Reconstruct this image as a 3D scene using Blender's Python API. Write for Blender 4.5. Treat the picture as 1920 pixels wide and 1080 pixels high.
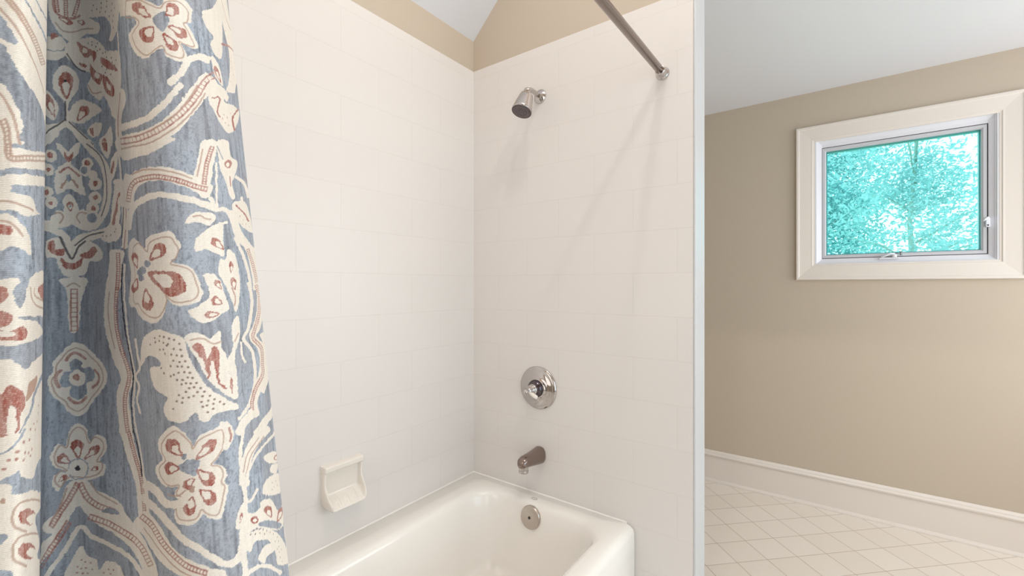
import bpy, bmesh, math, random
import numpy as np
from mathutils import Vector, Matrix
S = bpy.context.scene
C = S.collection
for o in list(bpy.data.objects): bpy.data.objects.remove(o)
random.seed(4)
# ------------------------------------------------------------------ camera
YAW = math.atan2(615, 830)
cd = bpy.data.cameras.new('camera'); cam = bpy.data.objects.new('camera', cd); C.objects.link(cam)
cam.location = (1.3633, -1.5412, 1.25)
cam.rotation_euler = (math.radians(90), 0, YAW)
cd.sensor_width = 36; cd.lens = 36*830/1920; cd.shift_y = -4/1920; cd.clip_start = .02
S.camera = cam
# ------------------------------------------------------------------ world, light, exposure
W = bpy.data.worlds.new('world'); S.world = W; W.use_nodes = True
bg = W.node_tree.nodes['Background']; bg.inputs[0].default_value = (.93, .97, 1, 1); bg.inputs[1].default_value = 2.7
def area(name, loc, rot, sx, sy, power, col):
    l = bpy.data.lights.new(name, 'AREA'); l.shape = 'RECTANGLE'; l.size = sx; l.size_y = sy
    l.energy = power; l.color = col
    o = bpy.data.objects.new(name, l); C.objects.link(o); o.location = loc
    o.rotation_euler = [math.radians(a) for a in rot]; return o
def bulb(name, loc, power, col, r=.035):
    l = bpy.data.lights.new(name, 'POINT'); l.energy = power; l.color = col; l.shadow_soft_size = r
    o = bpy.data.objects.new(name, l); C.objects.link(o); o.location = loc; return o
WARM = (1, .955, .905)
bulb('ceiling_bulb', (1.72, -.92, 3.38), 23, WARM, .03)
bulb('ceiling_bulb', (1.06, -.85, 3.30), 17.5, WARM, .03)
area('side_window_daylight', (2.86, -.85, 1.1), (0, 90, 0), 1.8, 1.5, 20, (.56, .82, 1))
area('hall_fill', (2.86, .80, 1.4), (0, 90, 0), 1.5, 1.1, 21, (.93, .97, 1))  # added area light to brighten the back area, no window modelled
area('rear_fill', (2.30, -2.35, 1.2), (90, 0, 0), 1.0, 2.1, 11, (1, .98, .98))  # added soft fill from behind the camera, no doorway opening there
area('alcove_fill', (.40, -1.585, 1.25), (90, 0, 0), .55, 1.0, 2.6, (1, .97, .95))  # added unseen fill for the tub corner, the end wall has no window
S.view_settings.view_transform = 'Standard'; S.view_settings.look = 'None'
S.view_settings.exposure = -0.03; S.view_settings.gamma = 1; S.view_settings.use_curve_mapping = False

# ------------------------------------------------------------------ helpers
def lin(c):
    return tuple(((v/255)/12.92 if v/255 <= .04045 else ((v/255+.055)/1.055)**2.4) for v in c) + (1,)
def mat(name, col, rough=.5, metal=0, spec=.5, bump=0, bscale=60, coat=0):
    m = bpy.data.materials.new(name); m.use_nodes = True; nt = m.node_tree; b = nt.nodes['Principled BSDF']
    b.inputs['Base Color'].default_value = col if len(col) == 4 else lin(col)
    b.inputs['Roughness'].default_value = rough; b.inputs['Metallic'].default_value = metal
    b.inputs['Specular IOR Level'].default_value = spec; b.inputs['Coat Weight'].default_value = coat
    if bump:
        n = nt.nodes.new('ShaderNodeTexNoise'); n.inputs['Scale'].default_value = bscale; n.inputs['Detail'].default_value = 4
        g = nt.nodes.new('ShaderNodeNewGeometry'); nt.links.new(g.outputs['Position'], n.inputs['Vector'])
        bn = nt.nodes.new('ShaderNodeBump'); bn.inputs['Strength'].default_value = bump; bn.inputs['Distance'].default_value = .002
        nt.links.new(n.outputs['Fac'], bn.inputs['Height']); nt.links.new(bn.outputs['Normal'], b.inputs['Normal'])
    return m
def obj(name, bm, m, parent=None, smooth=False, kind=None, label=None, cat=None, group=None, loc=None):
    bmesh.ops.recalc_face_normals(bm, faces=bm.faces)
    me = bpy.data.meshes.new(name); bm.to_mesh(me); bm.free()
    o = bpy.data.objects.new(name, me); C.objects.link(o)
    me.materials.append(m)
    if smooth:
        for p in me.polygons: p.use_smooth = True
    if parent: o.parent = parent
    tag(o, label, cat, group, kind)
    if loc: o.location = loc
    return o
def tag(o, label=None, cat=None, group=None, kind=None):
    if label: o['label'] = label
    if cat: o['category'] = cat
    if group: o['group'] = group
    if kind: o['kind'] = kind
def thing(name, label, cat, loc=(0, 0, 0), group=None):
    o = bpy.data.objects.new(name, None); C.objects.link(o); o.location = loc; o.empty_display_size = .05
    tag(o, label, cat, group); return o
def box(bm, a, b):
    vs = [bm.verts.new((x, y, z)) for x in (a[0], b[0]) for y in (a[1], b[1]) for z in (a[2], b[2])]
    for f in ((0, 1, 3, 2), (4, 6, 7, 5), (0, 4, 5, 1), (2, 3, 7, 6), (0, 2, 6, 4), (1, 5, 7, 3)):
        bm.faces.new([vs[i] for i in f])
def prism(bm, poly, axis, a, b):
    """poly = 2D points; extruded along axis from a to b"""
    def P(p, t):
        return {'x': (t, p[0], p[1]), 'y': (p[0], t, p[1]), 'z': (p[0], p[1], t)}[axis]
    A = [bm.verts.new(P(p, a)) for p in poly]; B = [bm.verts.new(P(p, b)) for p in poly]
    bm.faces.new(A); bm.faces.new(B[::-1]); n = len(poly)
    for i in range(n): bm.faces.new((A[i], A[(i+1) % n], B[(i+1) % n], B[i]))
def lathe(bm, prof, origin, axis, seg=48):
    """prof = [(radius, distance along axis)]"""
    ax = Vector(axis).normalized(); O = Vector(origin)
    u = ax.orthogonal().normalized(); v = ax.cross(u); rings = []
    for r, d in prof:
        if r < 1e-6: rings.append([bm.verts.new(O+ax*d)])
        else: rings.append([bm.verts.new(O+ax*d+(u*math.cos(2*math.pi*k/seg)+v*math.sin(2*math.pi*k/seg))*r) for k in range(seg)])
    for a, b in zip(rings, rings[1:]):
        if len(a) == 1 and len(b) == 1: continue
        for k in range(seg):
            k2 = (k+1) % seg
            if len(a) == 1: bm.faces.new((a[0], b[k], b[k2]))
            elif len(b) == 1: bm.faces.new((a[k], b[0], a[k2]))
            else: bm.faces.new((a[k], b[k], b[k2], a[k2]))
def tube(bm, pts, rad, seg=24, caps=True):
    pts = [Vector(p) for p in pts]; rads = rad if isinstance(rad, (list, tuple)) else [rad]*len(pts)
    rings = []; prev = None
    for i, p in enumerate(pts):
        t = (pts[min(i+1, len(pts)-1)]-pts[max(i-1, 0)]).normalized()
        u = t.orthogonal().normalized() if prev is None else (prev-t*prev.dot(t)).normalized()
        prev = u; v = t.cross(u)
        rings.append([bm.verts.new(p+(u*math.cos(2*math.pi*k/seg)+v*math.sin(2*math.pi*k/seg))*rads[i]) for k in range(seg)])
    for a, b in zip(rings, rings[1:]):
        for k in range(seg): bm.faces.new((a[k], b[k], b[(k+1) % seg], a[(k+1) % seg]))
    if caps: bm.faces.new(rings[0][::-1]); bm.faces.new(rings[-1])
def bevel(o, w, seg=2, ang=40):
    m = o.modifiers.new('bevel', 'BEVEL'); m.width = w; m.segments = seg; m.limit_method = 'ANGLE'; m.angle_limit = math.radians(ang)
    return o
def frame_bm(bm, outer, inner, y0, y1):
    """rectangular ring in the xz plane, mitred; outer/inner = (x0,z0,x1,z1); y0 front at outer edge.. y1 back"""
    def cs(r): return [(r[0], r[1]), (r[2], r[1]), (r[2], r[3]), (r[0], r[3])]
    o_, i_ = cs(outer), cs(inner)
    OF = [bm.verts.new((x, y0, z)) for x, z in o_]; IF = [bm.verts.new((x, y0, z)) for x, z in i_]
    OB = [bm.verts.new((x, y1, z)) for x, z in o_]; IB = [bm.verts.new((x, y1, z)) for x, z in i_]
    for k in range(4):
        j = (k+1) % 4
        bm.faces.new((OF[k], OF[j], IF[j], IF[k])); bm.faces.new((OB[k], IB[k], IB[j], OB[j]))
        bm.faces.new((OF[k], OB[k], OB[j], OF[j])); bm.faces.new((IF[k], IF[j], IB[j], IB[k]))
def profile_frame(bm, prof, rect):
    """picture-frame moulding: prof = [(inset from the outer edge, y)], rect = outer (x0,z0,x1,z1)"""
    x0, z0, x1, z1 = rect; rings = []
    for d, y in prof:
        rings.append([bm.verts.new(p) for p in ((x0+d, y, z0+d), (x1-d, y, z0+d), (x1-d, y, z1-d), (x0+d, y, z1-d))])
    rings.append(rings[0])
    for a, b in zip(rings, rings[1:]):
        for k in range(4): bm.faces.new((a[k], a[(k+1) % 4], b[(k+1) % 4], b[k]))

# ------------------------------------------------------------------ materials
M_PAINT = mat('beige_wall_paint', (198, 184, 166), .65, bump=.12, bscale=90)
M_CEIL = mat('white_ceiling_paint', (232, 232, 236), .8, bump=.08, bscale=70)
M_TRIM = mat('white_trim_paint', (232, 223, 214), .32)
M_TRIM_DIM = mat('trim_paint_dimmed', (203, 203, 204), .4)  # white trim, darkened in colour to offset strong light on the wall end
M_VINYL = mat('white_vinyl', (232, 232, 238), .3)
M_SASH = mat('sash_vinyl', (205, 205, 210), .35)
M_GAP = mat('dark_gap', (95, 85, 85), .7)
M_TUB = mat('tub_enamel', (246, 241, 234), .16, coat=.3)
M_DISH = mat('ceramic', (236, 228, 217), .14, coat=.4)
M_CHROME = mat('chrome', (196, 190, 187), .06, metal=1)
M_NICKEL = mat('worn_nickel', (172, 156, 146), .16, metal=1)
M_HUB = mat('chrome_dark_reflection', (92, 84, 88), .08, metal=1)  # chrome hub with its dark reflection put into the base colour
M_PLATE = mat('brushed_plate', (196, 186, 177), .28, metal=1)
M_SPOUT = mat('brownish_chrome', (146, 131, 124), .16, metal=1)  # darker, browner metal for the spout
M_DKCHROME = mat('shower_face', (104, 92, 92), .4, metal=.5)
M_RUBBER = mat('dark_screw', (45, 38, 36), .5)
M_LEVER = mat('porcelain', (238, 232, 222), .2)

def tile_mat(name, ax, phase_u, phase_z):
    """large glazed 12x6 tiles with faint grout, from world position; ax = 0 -> u is x, 1 -> u is y"""
    m = mat(name, (227, 221, 216), .38, coat=.0); nt = m.node_tree; N = nt.nodes; L = nt.links; b = N['Principled BSDF']
    g = N.new('ShaderNodeNewGeometry'); sp = N.new('ShaderNodeSeparateXYZ'); L.new(g.outputs['Position'], sp.inputs[0])
    def math_(op, a, bb):
        n = N.new('ShaderNodeMath'); n.operation = op
        for i, v in enumerate((a, bb)):
            if isinstance(v, (int, float)): n.inputs[i].default_value = v
            else: L.new(v, n.inputs[i])
        return n.outputs[0]
    u = math_('ADD', sp.outputs[ax], phase_u+6.2); z = math_('ADD', sp.outputs[2], phase_z+1.509*2)
    cb = N.new('ShaderNodeCombineXYZ'); L.new(u, cb.inputs[0]); L.new(z, cb.inputs[1])
    br = N.new('ShaderNodeTexBrick'); L.new(cb.outputs[0], br.inputs['Vector'])
    br.offset = .5; br.squash = 1
    br.inputs['Scale'].default_value = 1; br.inputs['Brick Width'].default_value = .31; br.inputs['Row Height'].default_value = .1509
    br.inputs['Mortar Size'].default_value = .0011; br.inputs['Mortar Smooth'].default_value = .6; br.inputs['Bias'].default_value = 0
    br.inputs['Color1'].default_value = lin((228, 222, 217)); br.inputs['Color2'].default_value = lin((227, 221, 216)); br.inputs['Mortar'].default_value = lin((220, 212, 205))
    L.new(br.outputs['Color'], b.inputs['Base Color'])
    bn = N.new('ShaderNodeBump'); bn.inputs['Strength'].default_value = .3; bn.inputs['Distance'].default_value = .001; bn.invert = True
    L.new(br.outputs['Fac'], bn.inputs['Height'])
    n2 = N.new('ShaderNodeTexNoise'); n2.inputs['Scale'].default_value = 9; L.new(g.outputs['Position'], n2.inputs['Vector'])
    b2 = N.new('ShaderNodeBump'); b2.inputs['Strength'].default_value = .08; b2.inputs['Distance'].default_value = .004
    L.new(n2.outputs['Fac'], b2.inputs['Height']); L.new(bn.outputs['Normal'], b2.inputs['Normal']); L.new(b2.outputs['Normal'], b.inputs['Normal'])
    return m
def floor_mat():
    m = mat('floor_tile', (220, 208, 196), .3); nt = m.node_tree; N = nt.nodes; L = nt.links; b = N['Principled BSDF']
    g = N.new('ShaderNodeNewGeometry'); mp = N.new('ShaderNodeMapping'); mp.vector_type = 'TEXTURE'
    mp.inputs['Location'].default_value = (.99, .885, 0); mp.inputs['Rotation'].default_value = (0, 0, math.radians(45))
    L.new(g.outputs['Position'], mp.inputs[0])
    br = N.new('ShaderNodeTexBrick'); L.new(mp.outputs[0], br.inputs['Vector']); br.offset = 0; br.squash = 1
    br.inputs['Scale'].default_value = 1; br.inputs['Brick Width'].default_value = .1513; br.inputs['Row Height'].default_value = .1513
    br.inputs['Mortar Size'].default_value = .0022; br.inputs['Mortar Smooth'].default_value = .4
    br.inputs['Color1'].default_value = lin((238, 229, 219)); br.inputs['Color2'].default_value = lin((234, 224, 213)); br.inputs['Mortar'].default_value = lin((196, 180, 166))
    L.new(br.outputs['Color'], b.inputs['Base Color'])
    bn = N.new('ShaderNodeBump'); bn.inputs['Strength'].default_value = .4; bn.inputs['Distance'].default_value = .001; bn.invert = True
    L.new(br.outputs['Fac'], bn.inputs['Height']); L.new(bn.outputs['Normal'], b.inputs['Normal'])
    return m
ZP = -(1.2943-8*.1509)
M_TILEX = tile_mat('glazed_wall_tile_end', 0, -.455+.31*1, ZP)
M_TILEY = tile_mat('glazed_wall_tile_side', 1, .6787, ZP)
M_FLOOR = floor_mat()

# ------------------------------------------------------------------ room shell
XR, YB, YW, YE = 2.90, -2.45, 1.51, -1.60
ST = dict(kind='structure')
bm = bmesh.new(); box(bm, (-.12, YB-.1, -.12), (XR+.12, YW+.12, 0)); obj('floor', bm, M_FLOOR, **ST)
TT = 2.2404; BT = 2.3865; TX = .977; SL = math.tan(math.radians(44.1))
# left knee wall: tile up to TT, paint above
bm = bmesh.new(); box(bm, (-.12, YB, 0), (-.008, YW, BT+.05)); wl = obj('wall_left', bm, M_PAINT, **ST)
bm = bmesh.new(); box(bm, (-.008, YE, 0), (0, 0, TT)); obj('tile_panel', bm, M_TILEY, wl)
# partition with the shower fittings
zt = BT+.6
bm = bmesh.new()
prism(bm, [(-.008, 0), (TX-.004, 0), (TX-.004, BT+SL*.98), (-.008, BT)], 'y', .008, .118)
wp = obj('wall_partition', bm, M_PAINT, **ST)
bm = bmesh.new(); box(bm, (0, 0, 0), (TX-.006, .008, TT)); obj('tile_panel', bm, M_TILEX, wp)
bm = bmesh.new(); box(bm, (TX-.006, -.0005, 0), (TX+.002, .121, 3.65)); bevel(obj('trim_1', bm, M_TRIM_DIM, **ST), .0025)
# far end wall of the tub, behind the curtain
bm = bmesh.new(); box(bm, (0, YE-.12, 0), (.96, YE, 3.65)); we = obj('wall_end', bm, M_PAINT, **ST)
# window wall (a plate with the window hole)
WX0, WX1, WZ0, WZ1 = 1.2487, 1.9670, 1.3684, 2.0800
CX0, CX1, CZ0, CZ1 = 1.1591, 2.0560, 1.2841, 2.1560
bm = bmesh.new()
frame_bm(bm, (-.008, 0, XR, 2.42), (WX0, WZ0, WX1, WZ1), YW, YW+.14)
obj('wall_back', bm, M_PAINT, **ST)
bm = bmesh.new(); box(bm, (XR, YB, 0), (XR+.1, YW, 3.68)); obj('wall_right', bm, M_PAINT, **ST)
bm = bmesh.new(); box(bm, (-.12, YB-.1, 0), (XR+.1, YB, 3.68)); obj('wall_rear', bm, M_PAINT, **ST)
# unseen dark door, added at the rear wall for the chrome to reflect
bm = bmesh.new(); box(bm, (1.02, YB, .01), (1.75, YB+.04, 2.05)); dr = obj('added_door_1', bm, mat('added_dark_door', (58, 46, 40), .4), **ST); bevel(dr, .004)
bm = bmesh.new(); lathe(bm, [(0, 0), (.025, 0), (.025, .006), (.009, .01), (.009, .04), (.026, .048), (.028, .06), (.015, .07), (0, .07)], (1.68, YB+.04, .95), (0, 1, 0), 24); obj('added_door_knob', bm, M_CHROME, dr, smooth=True)
# ceilings: steep slope over the tub to a flat top, low flat ceiling towards the window
bm = bmesh.new()
xf = (3.6-BT)/SL
prism(bm, [(-.008, BT), (xf, 3.6), (XR, 3.6), (XR, 3.68), (xf-.04, 3.68), (-.09, BT)], 'y', YB, .118)
obj('ceiling', bm, M_CEIL, **ST)
bm = bmesh.new(); box(bm, (-.008, .118, 2.355), (XR, YW, 2.42)); obj('ceiling_low', bm, M_CEIL, **ST)
bm = bmesh.new(); box(bm, (TX+.002, .10, 2.355), (XR, .118, 3.65)); obj('wall_header', bm, M_PAINT, **ST)
# baseboard: tall board, two-step cap, shoe moulding
bm = bmesh.new(); y = YW
pr = [(y, 0), (y-.026, 0), (y-.026, .007), (y-.022, .015), (y-.014, .019), (y-.014, .160), (y-.022, .164), (y-.024, .172), (y-.020, .178), (y-.015, .181), (y-.015, .185), (y-.010, .191), (y-.006, .196), (y, .196)]
prism(bm, pr, 'x', 0, XR); obj('baseboard_back', bm, M_TRIM, **ST)

# ------------------------------------------------------------------ window
win = thing('window_1', None, None, (0, 0, 0)); tag(win, kind='structure')
bm = bmesh.new()
profile_frame(bm, [(0, YW), (0, YW-.018), (.003, YW-.021), (.012, YW-.021), (.016, YW-.018), (.020, YW-.017), (.070, YW-.012), (.078, YW-.012), (.082, YW-.009), (.0896, YW-.008), (.0896, YW)], (CX0, CZ0, CX1, CZ1))
obj('window_casing', bm, M_TRIM, win)
bm = bmesh.new()   # vinyl frame stepping inwards
profile_frame(bm, [(-.001, YW+.06), (-.001, YW-.006), (.006, YW-.007), (.010, YW-.001), (.013, YW+.001), (.014, YW+.006), (.032, YW+.016), (.032, YW+.06)], (WX0, WZ0, WX1, WZ1))
obj('window_frame', bm, M_VINYL, win)
GX0, GX1, GZ0, GZ1 = WX0+.032, WX1-.034, WZ0+.036, WZ1-.050
bm = bmesh.new(); frame_bm(bm, (WX0+.026, WZ0+.026, WX1-.026, WZ1-.026), (GX0-.002, GZ0-.002, GX1+.002, GZ1+.002), YW+.0165, YW+.06); obj('frame_stop', bm, M_VINYL, win)
bm = bmesh.new(); profile_frame(bm, [(-.003, YW+.055), (-.003, YW+.022), (.006, YW+.022), (.006, YW+.055)], (GX0, GZ0, GX1, GZ1)); obj('gap_strip', bm, M_GAP, win)  # dark strip standing in for the shaded gap around the sash
bm = bmesh.new(); profile_frame(bm, [(.002, YW+.06), (.002, YW+.018), (.014, YW+.018), (.020, YW+.024), (.020, YW+.06)], (GX0, GZ0, GX1, GZ1)); sash = obj('sash', bm, M_SASH, win)
# glass pane, teal tinted
gm = bpy.data.materials.new('teal_glass'); gm.use_nodes = True; nt = gm.node_tree; nt.nodes.clear()
out = nt.nodes.new('ShaderNodeOutputMaterial'); tr = nt.nodes.new('ShaderNodeBsdfTransparent'); gl = nt.nodes.new('ShaderNodeBsdfGlossy'); mx = nt.nodes.new('ShaderNodeMixShader'); fr = nt.nodes.new('ShaderNodeFresnel')
tr.inputs[0].default_value = (.66, .975, .97, 1); gl.inputs['Roughness'].default_value = .02; fr.inputs[0].default_value = 1.3
nt.links.new(fr.outputs[0], mx.inputs[0]); nt.links.new(tr.outputs[0], mx.inputs[1]); nt.links.new(gl.outputs[0], mx.inputs[2]); nt.links.new(mx.outputs[0], out.inputs[0])
bm = bmesh.new(); box(bm, (GX0+.018, YW+.040, GZ0+.018), (GX1-.018, YW+.041, GZ1-.018)); obj('glass_pane', bm, gm, win)
bm = bmesh.new(); profile_frame(bm, [(0, YW+.07), (0, YW+.045), (.006, YW+.045), (.006, YW+.07)], (GX0+.019, GZ0+.019, GX1-.019, GZ1-.019)); obj('glazing_reflection_band', bm, mat('reflection_band', (190, 205, 210), .4), win)  # pale band at the glass edge, the glazing reflection put in as colour
# crank handle on the sill of the frame
bm = bmesh.new()
box(bm, (1.530, YW-.004, 1.391), (1.612, YW+.016, 1.399)); lathe(bm, [(0, 0), (.010, 0), (.010, .014), (.007, .018), (0, .018)], (1.592, YW-.002, 1.399), (0, 0, 1), 20)
ck = bevel(obj('crank_base', bm, M_VINYL, win), .002)
bm = bmesh.new(); tube(bm, [(1.592, YW-.004, 1.417), (1.576, YW-.010, 1.419), (1.556, YW-.012, 1.408), (1.538, YW-.012, 1.402)], [.005, .0045, .004, .0038], 12)
obj('crank_handle', bm, M_VINYL, ck, smooth=True)
bm = bmesh.new(); lathe(bm, [(0, 0), (.0055, 0), (.0045, .004), (.0045, .013), (.007, .016), (.007, .020), (0, .020)], (1.618, YW-.002, 1.409), (0, 0, 1), 16)
lathe(bm, [(0, 0), (.003, 0), (.003, .024), (0, .024)], (1.594, YW-.002, 1.421), (1, 0, -.1), 12)
obj('crank_knob', bm, mat('grey_metal', (140, 150, 152), .3, metal=.7), ck, smooth=True)
# sash latch
bm = bmesh.new(); box(bm, (1.924, YW-.003, 1.532), (1.938, YW+.014, 1.576)); lt = bevel(obj('latch_plate', bm, M_VINYL, win), .002)
bm = bmesh.new(); tube(bm, [(1.932, YW-.006, 1.578), (1.924, YW-.016, 1.572), (1.913, YW-.018, 1.560)], [.004, .0045, .0035], 12); obj('latch_lever', bm, M_VINYL, lt, smooth=True)
bm = bmesh.new(); lathe(bm, [(0, 0), (.0035, 0), (.003, .003), (0, .003)], (1.931, YW-.003, 1.540), (0, -1, 0), 14); obj('screw', bm, M_RUBBER, lt)

# ------------------------------------------------------------------ bathtub
def ring(cx, cy, hx, hy, r, z, n=14):
    r = min(r, hx, hy); pts = []
    for k, (sx, sy) in enumerate(((1, 1), (-1, 1), (-1, -1), (1, -1))):
        for i in range(n+1):
            a = math.pi/2*(k+i/n); pts.append((cx+sx*(hx-r)+r*math.cos(a), cy+sy*(hy-r)+r*math.sin(a), z))
    return pts
def rect_ring(x0, x1, y0, y1, r, z): return ring((x0+x1)/2, (y0+y1)/2, (x1-x0)/2, (y1-y0)/2, r, z)
Y1 = -.002; Y0 = -1.598; X0 = .002; X1 = .772
rings = [rect_ring(X0, X1-.004, Y0, Y1, .004, 0), rect_ring(X0, X1-.003, Y0, Y1, .004, .03), rect_ring(X0, X1, Y0, Y1, .006, .30),
         rect_ring(X0, X1, Y0, Y1, .008, .365), rect_ring(X0+.001, X1-.004, Y0, Y1, .010, .379), rect_ring(X0+.002, X1-.012, Y0+.002, Y1-.002, .012, .387), rect_ring(X0+.003, X1-.024, Y0+.004, Y1-.004, .016, .3905),
         rect_ring(.105, .712, -1.46, -.060, .10, .3905), rect_ring(.118, .702, -1.45, -.072, .115, .3885), rect_ring(.128, .694, -1.44, -.081, .12, .382), rect_ring(.134, .689, -1.432, -.087, .12, .370),
         rect_ring(.142, .680, -1.42, -.094, .12, .33), rect_ring(.160, .664, -1.38, -.112, .125, .22), rect_ring(.176, .648, -1.33, -.130, .13, .13), rect_ring(.196, .630, -1.29, -.152, .13, .088), rect_ring(.232, .596, -1.25, -.190, .12, .068), rect_ring(.30, .53, -1.17, -.27, .09, .062)]
bm = bmesh.new(); R = [[bm.verts.new(p) for p in r] for r in rings]
for a, b in zip(R, R[1:]):
    for k in range(len(a)): bm.faces.new((a[k], a[(k+1) % len(a)], b[(k+1) % len(a)], b[k]))
bm.faces.new(R[-1]); bm.faces.new(R[0][::-1])
tub = obj('bathtub', bm, M_TUB, smooth=True, label='glossy white built-in bathtub filling the tiled alcove below the spout', cat='bathtub')
# caulk bead where the rim meets the tile
bm = bmesh.new()
prism(bm, [(.0005, .388), (.005, .388), (.004, .3915), (.002, .3935), (.0005, .394)], 'y', -1.59, -.001)
prism(bm, [(-.0005, .388), (-.005, .388), (-.004, .3915), (-.002, .3935), (-.0005, .394)], 'x', .001, X1-.03)
obj('caulk_bead', bm, M_TUB, tub)
# overflow plate on the sloping end
ax = Vector((0, -1, .17)).normalized(); oc = Vector((.384, -.0935, .338))
bm = bmesh.new(); lathe(bm, [(0, -.01), (.043, -.01), (.0445, .002), (.0445, .006), (.042, .010), (.038, .0115), (.014, .0125), (0, .0125)], oc, ax, 56)
op = obj('overflow_plate', bm, M_PLATE, tub, smooth=True, label='round brushed nickel overflow plate'); bevel(op, .001, 2, 30)
bm = bmesh.new(); lathe(bm, [(.0, .012), (.0055, .0125), (.005, .0142), (0, .0145)], oc, ax, 20); obj('screw', bm, M_RUBBER, op, smooth=True)
bm = bmesh.new()   # small oval maker's mark on the rim, outline only
ec = Vector((.371, -.050, .3905)); pts = [(ec.x+.0125*math.cos(a), ec.y+.0075*math.sin(a), ec.z+.0003) for a in [2*math.pi*i/32 for i in range(33)]]
tube(bm, pts, .0011, 8, False); obj('oval_emblem', bm, mat('emblem_grey', (165, 158, 148), .4), tub, smooth=True)
bm = bmesh.new(); lathe(bm, [(.04, 0), (.04, .003), (.03, .004), (0, .001)], (.40, -.30, .0625), (0, 0, 1), 32); obj('drain', bm, M_CHROME, tub, smooth=True)

# ------------------------------------------------------------------ shower head
sh = thing('wall_shower', 'small chrome shower head on a short arm high on the tiled end wall', 'shower head', (.366, 0, 2.033))
def loc(o, root): o.location = Vector(o.location)-root.location; return o
def child(name, bm, m, root, **k): return loc(obj(name, bm, m, root, smooth=True, **k), root)
bm = bmesh.new(); lathe(bm, [(.0, -.0), (.029, 0), (.029, .002), (.027, .005), (.021, .008), (.017, .012), (.012, .013), (0, .013)], (.366, 0, 2.033), (0, -1, 0), 48)
child('wall_flange', bm, M_CHROME, sh)
bm = bmesh.new(); tube(bm, [(.366, -.004, 2.033), (.366, -.035, 2.035), (.366, -.058, 2.037), (.366, -.073, 2.036), (.366, -.085, 2.030), (.3655, -.092, 2.020)], .0095, 24)
child('shower_arm', bm, M_CHROME, sh)
ha = Vector((-.05, -.36, -.93)).normalized(); hb = Vector((.3655, -.089, 2.026))
bm = bmesh.new(); lathe(bm, [(0, -.006), (.013, -.006), (.0155, -.002), (.0155, .010), (.0135, .012), (.0135, .016), (.022, .018), (.0255, .022), (.029, .036), (.0335, .058), (.038, .080), (.040, .090), (.041, .096), (.0395, .099), (0, .099)], hb, ha, 56)
hd = child('head_body', bm, M_CHROME, sh)
bm = bmesh.new(); lathe(bm, [(.0392, .0985), (.0398, .1005), (.038, .102), (.0345, .1012), (.033, .0995), (.028, .1005), (.020, .1005), (.019, .0990), (.016, .1005), (0, .101)], hb, ha, 56)
fc = obj('spray_face', bm, M_DKCHROME, hd, smooth=True, label='dark grey spray face with rings of nozzles')
u_ = ha.orthogonal().normalized(); v_ = ha.cross(u_); bm = bmesh.new()
for rr, n in ((.008, 6), (.0165, 12), (.0245, 20), (.030, 26)):
    for k in range(n):
        p = hb+ha*.0995+(u_*math.cos(k*2*math.pi/n)+v_*math.sin(k*2*math.pi/n))*rr
        lathe(bm, [(.0013, 0), (.0013, .0025), (.0008, .003), (0, .003)], p, ha, 8)
nz = obj('nozzle', bm, mat('nozzle_grey', (150, 140, 138), .4), fc); nz['kind'] = 'stuff'

# ------------------------------------------------------------------ mixing valve
VC = Vector((.358, 0, .828)); vt = thing('tub_valve', 'round chrome mixing valve with a white lever on the tiled wall above the spout', 'shower valve', VC)
bm = bmesh.new(); lathe(bm, [(0, 0), (.0875, 0), (.0885, .003), (.087, .006), (.083, .009), (.076, .011), (.071, .0105), (.068, .012), (.055, .015), (.043, .017), (.041, .020), (.039, .0205), (0, .0205)], VC, (0, -1, 0), 72)
child('escutcheon', bm, M_CHROME, vt)
bm = bmesh.new(); lathe(bm, [(0, .018), (.036, .018), (.0365, .022), (.034, .030), (.030, .036), (.024, .040), (.022, .043), (0, .043)], VC, (0, -1, 0), 48)
child('hub', bm, M_HUB, vt)
bm = bmesh.new(); lathe(bm, [(0, .040), (.0215, .040), (.0225, .046), (.020, .050), (.0175, .051), (.020, .054), (.020, .058), (.0165, .061), (.013, .062), (.0155, .066), (.0155, .072), (.011, .078), (.008, .082), (.0105, .087), (.0105, .096), (.007, .101), (0, .102)], VC, (0, -1, 0), 40)
hn = child('handle', bm, M_CHROME, vt)
bm = bmesh.new(); a = VC+Vector((.006, -.078, -.004)); d = Vector((.90, -.05, -.36)).normalized()
tube(bm, [a+d*t for t in (0, .006, .010, .018, .030, .038, .0425, .044)], [.004, .0045, .0065, .0078, .0085, .0080, .006, .002], 24)
obj('lever', bm, M_LEVER, hn, smooth=True, label='stubby white porcelain lever')
# ------------------------------------------------------------------ tub spout
SC = Vector((.3655, 0, .552)); sp = thing('tub_spout', 'chrome bath spout with a downturned outlet above the tub end', 'bath spout', SC)
bm = bmesh.new(); rs = []; N_ = 40
for (yy, zc, hw, hh) in [(0, .552, .0275, .034), (-.004, .552, .0285, .035), (-.012, .552, .028, .0345), (-.05, .5535, .0265, .029), (-.09, .556, .0245, .0245), (-.115, .5575, .0235, .0225), (-.130, .556, .0215, .019), (-.138, .553, .016, .014), (-.142, .550, .008, .007)]:
    rs.append([bm.verts.new((.3655+hw*math.copysign(abs(math.cos(t))**.8, math.cos(t)), yy, zc+hh*math.copysign(abs(math.sin(t))**.85, math.sin(t)))) for t in [2*math.pi*(i+.5)/N_ for i in range(N_)]])
for a, b in zip(rs, rs[1:]):
    for k in range(N_): bm.faces.new((a[k], a[(k+1) % N_], b[(k+1) % N_], b[k]))
bm.faces.new(rs[0]); bm.faces.new(rs[-1])
child('spout_body', bm, M_SPOUT, sp)
bm = bmesh.new(); lathe(bm, [(0, 0), (.0195, 0), (.0195, .026), (.0175, .027), (.0175, .029), (.0195, .030), (.0195, .038), (.017, .040), (.014, .040), (.014, .030), (0, .030)], (.3655, -.118, .556), (0, 0, -1), 40)
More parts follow.
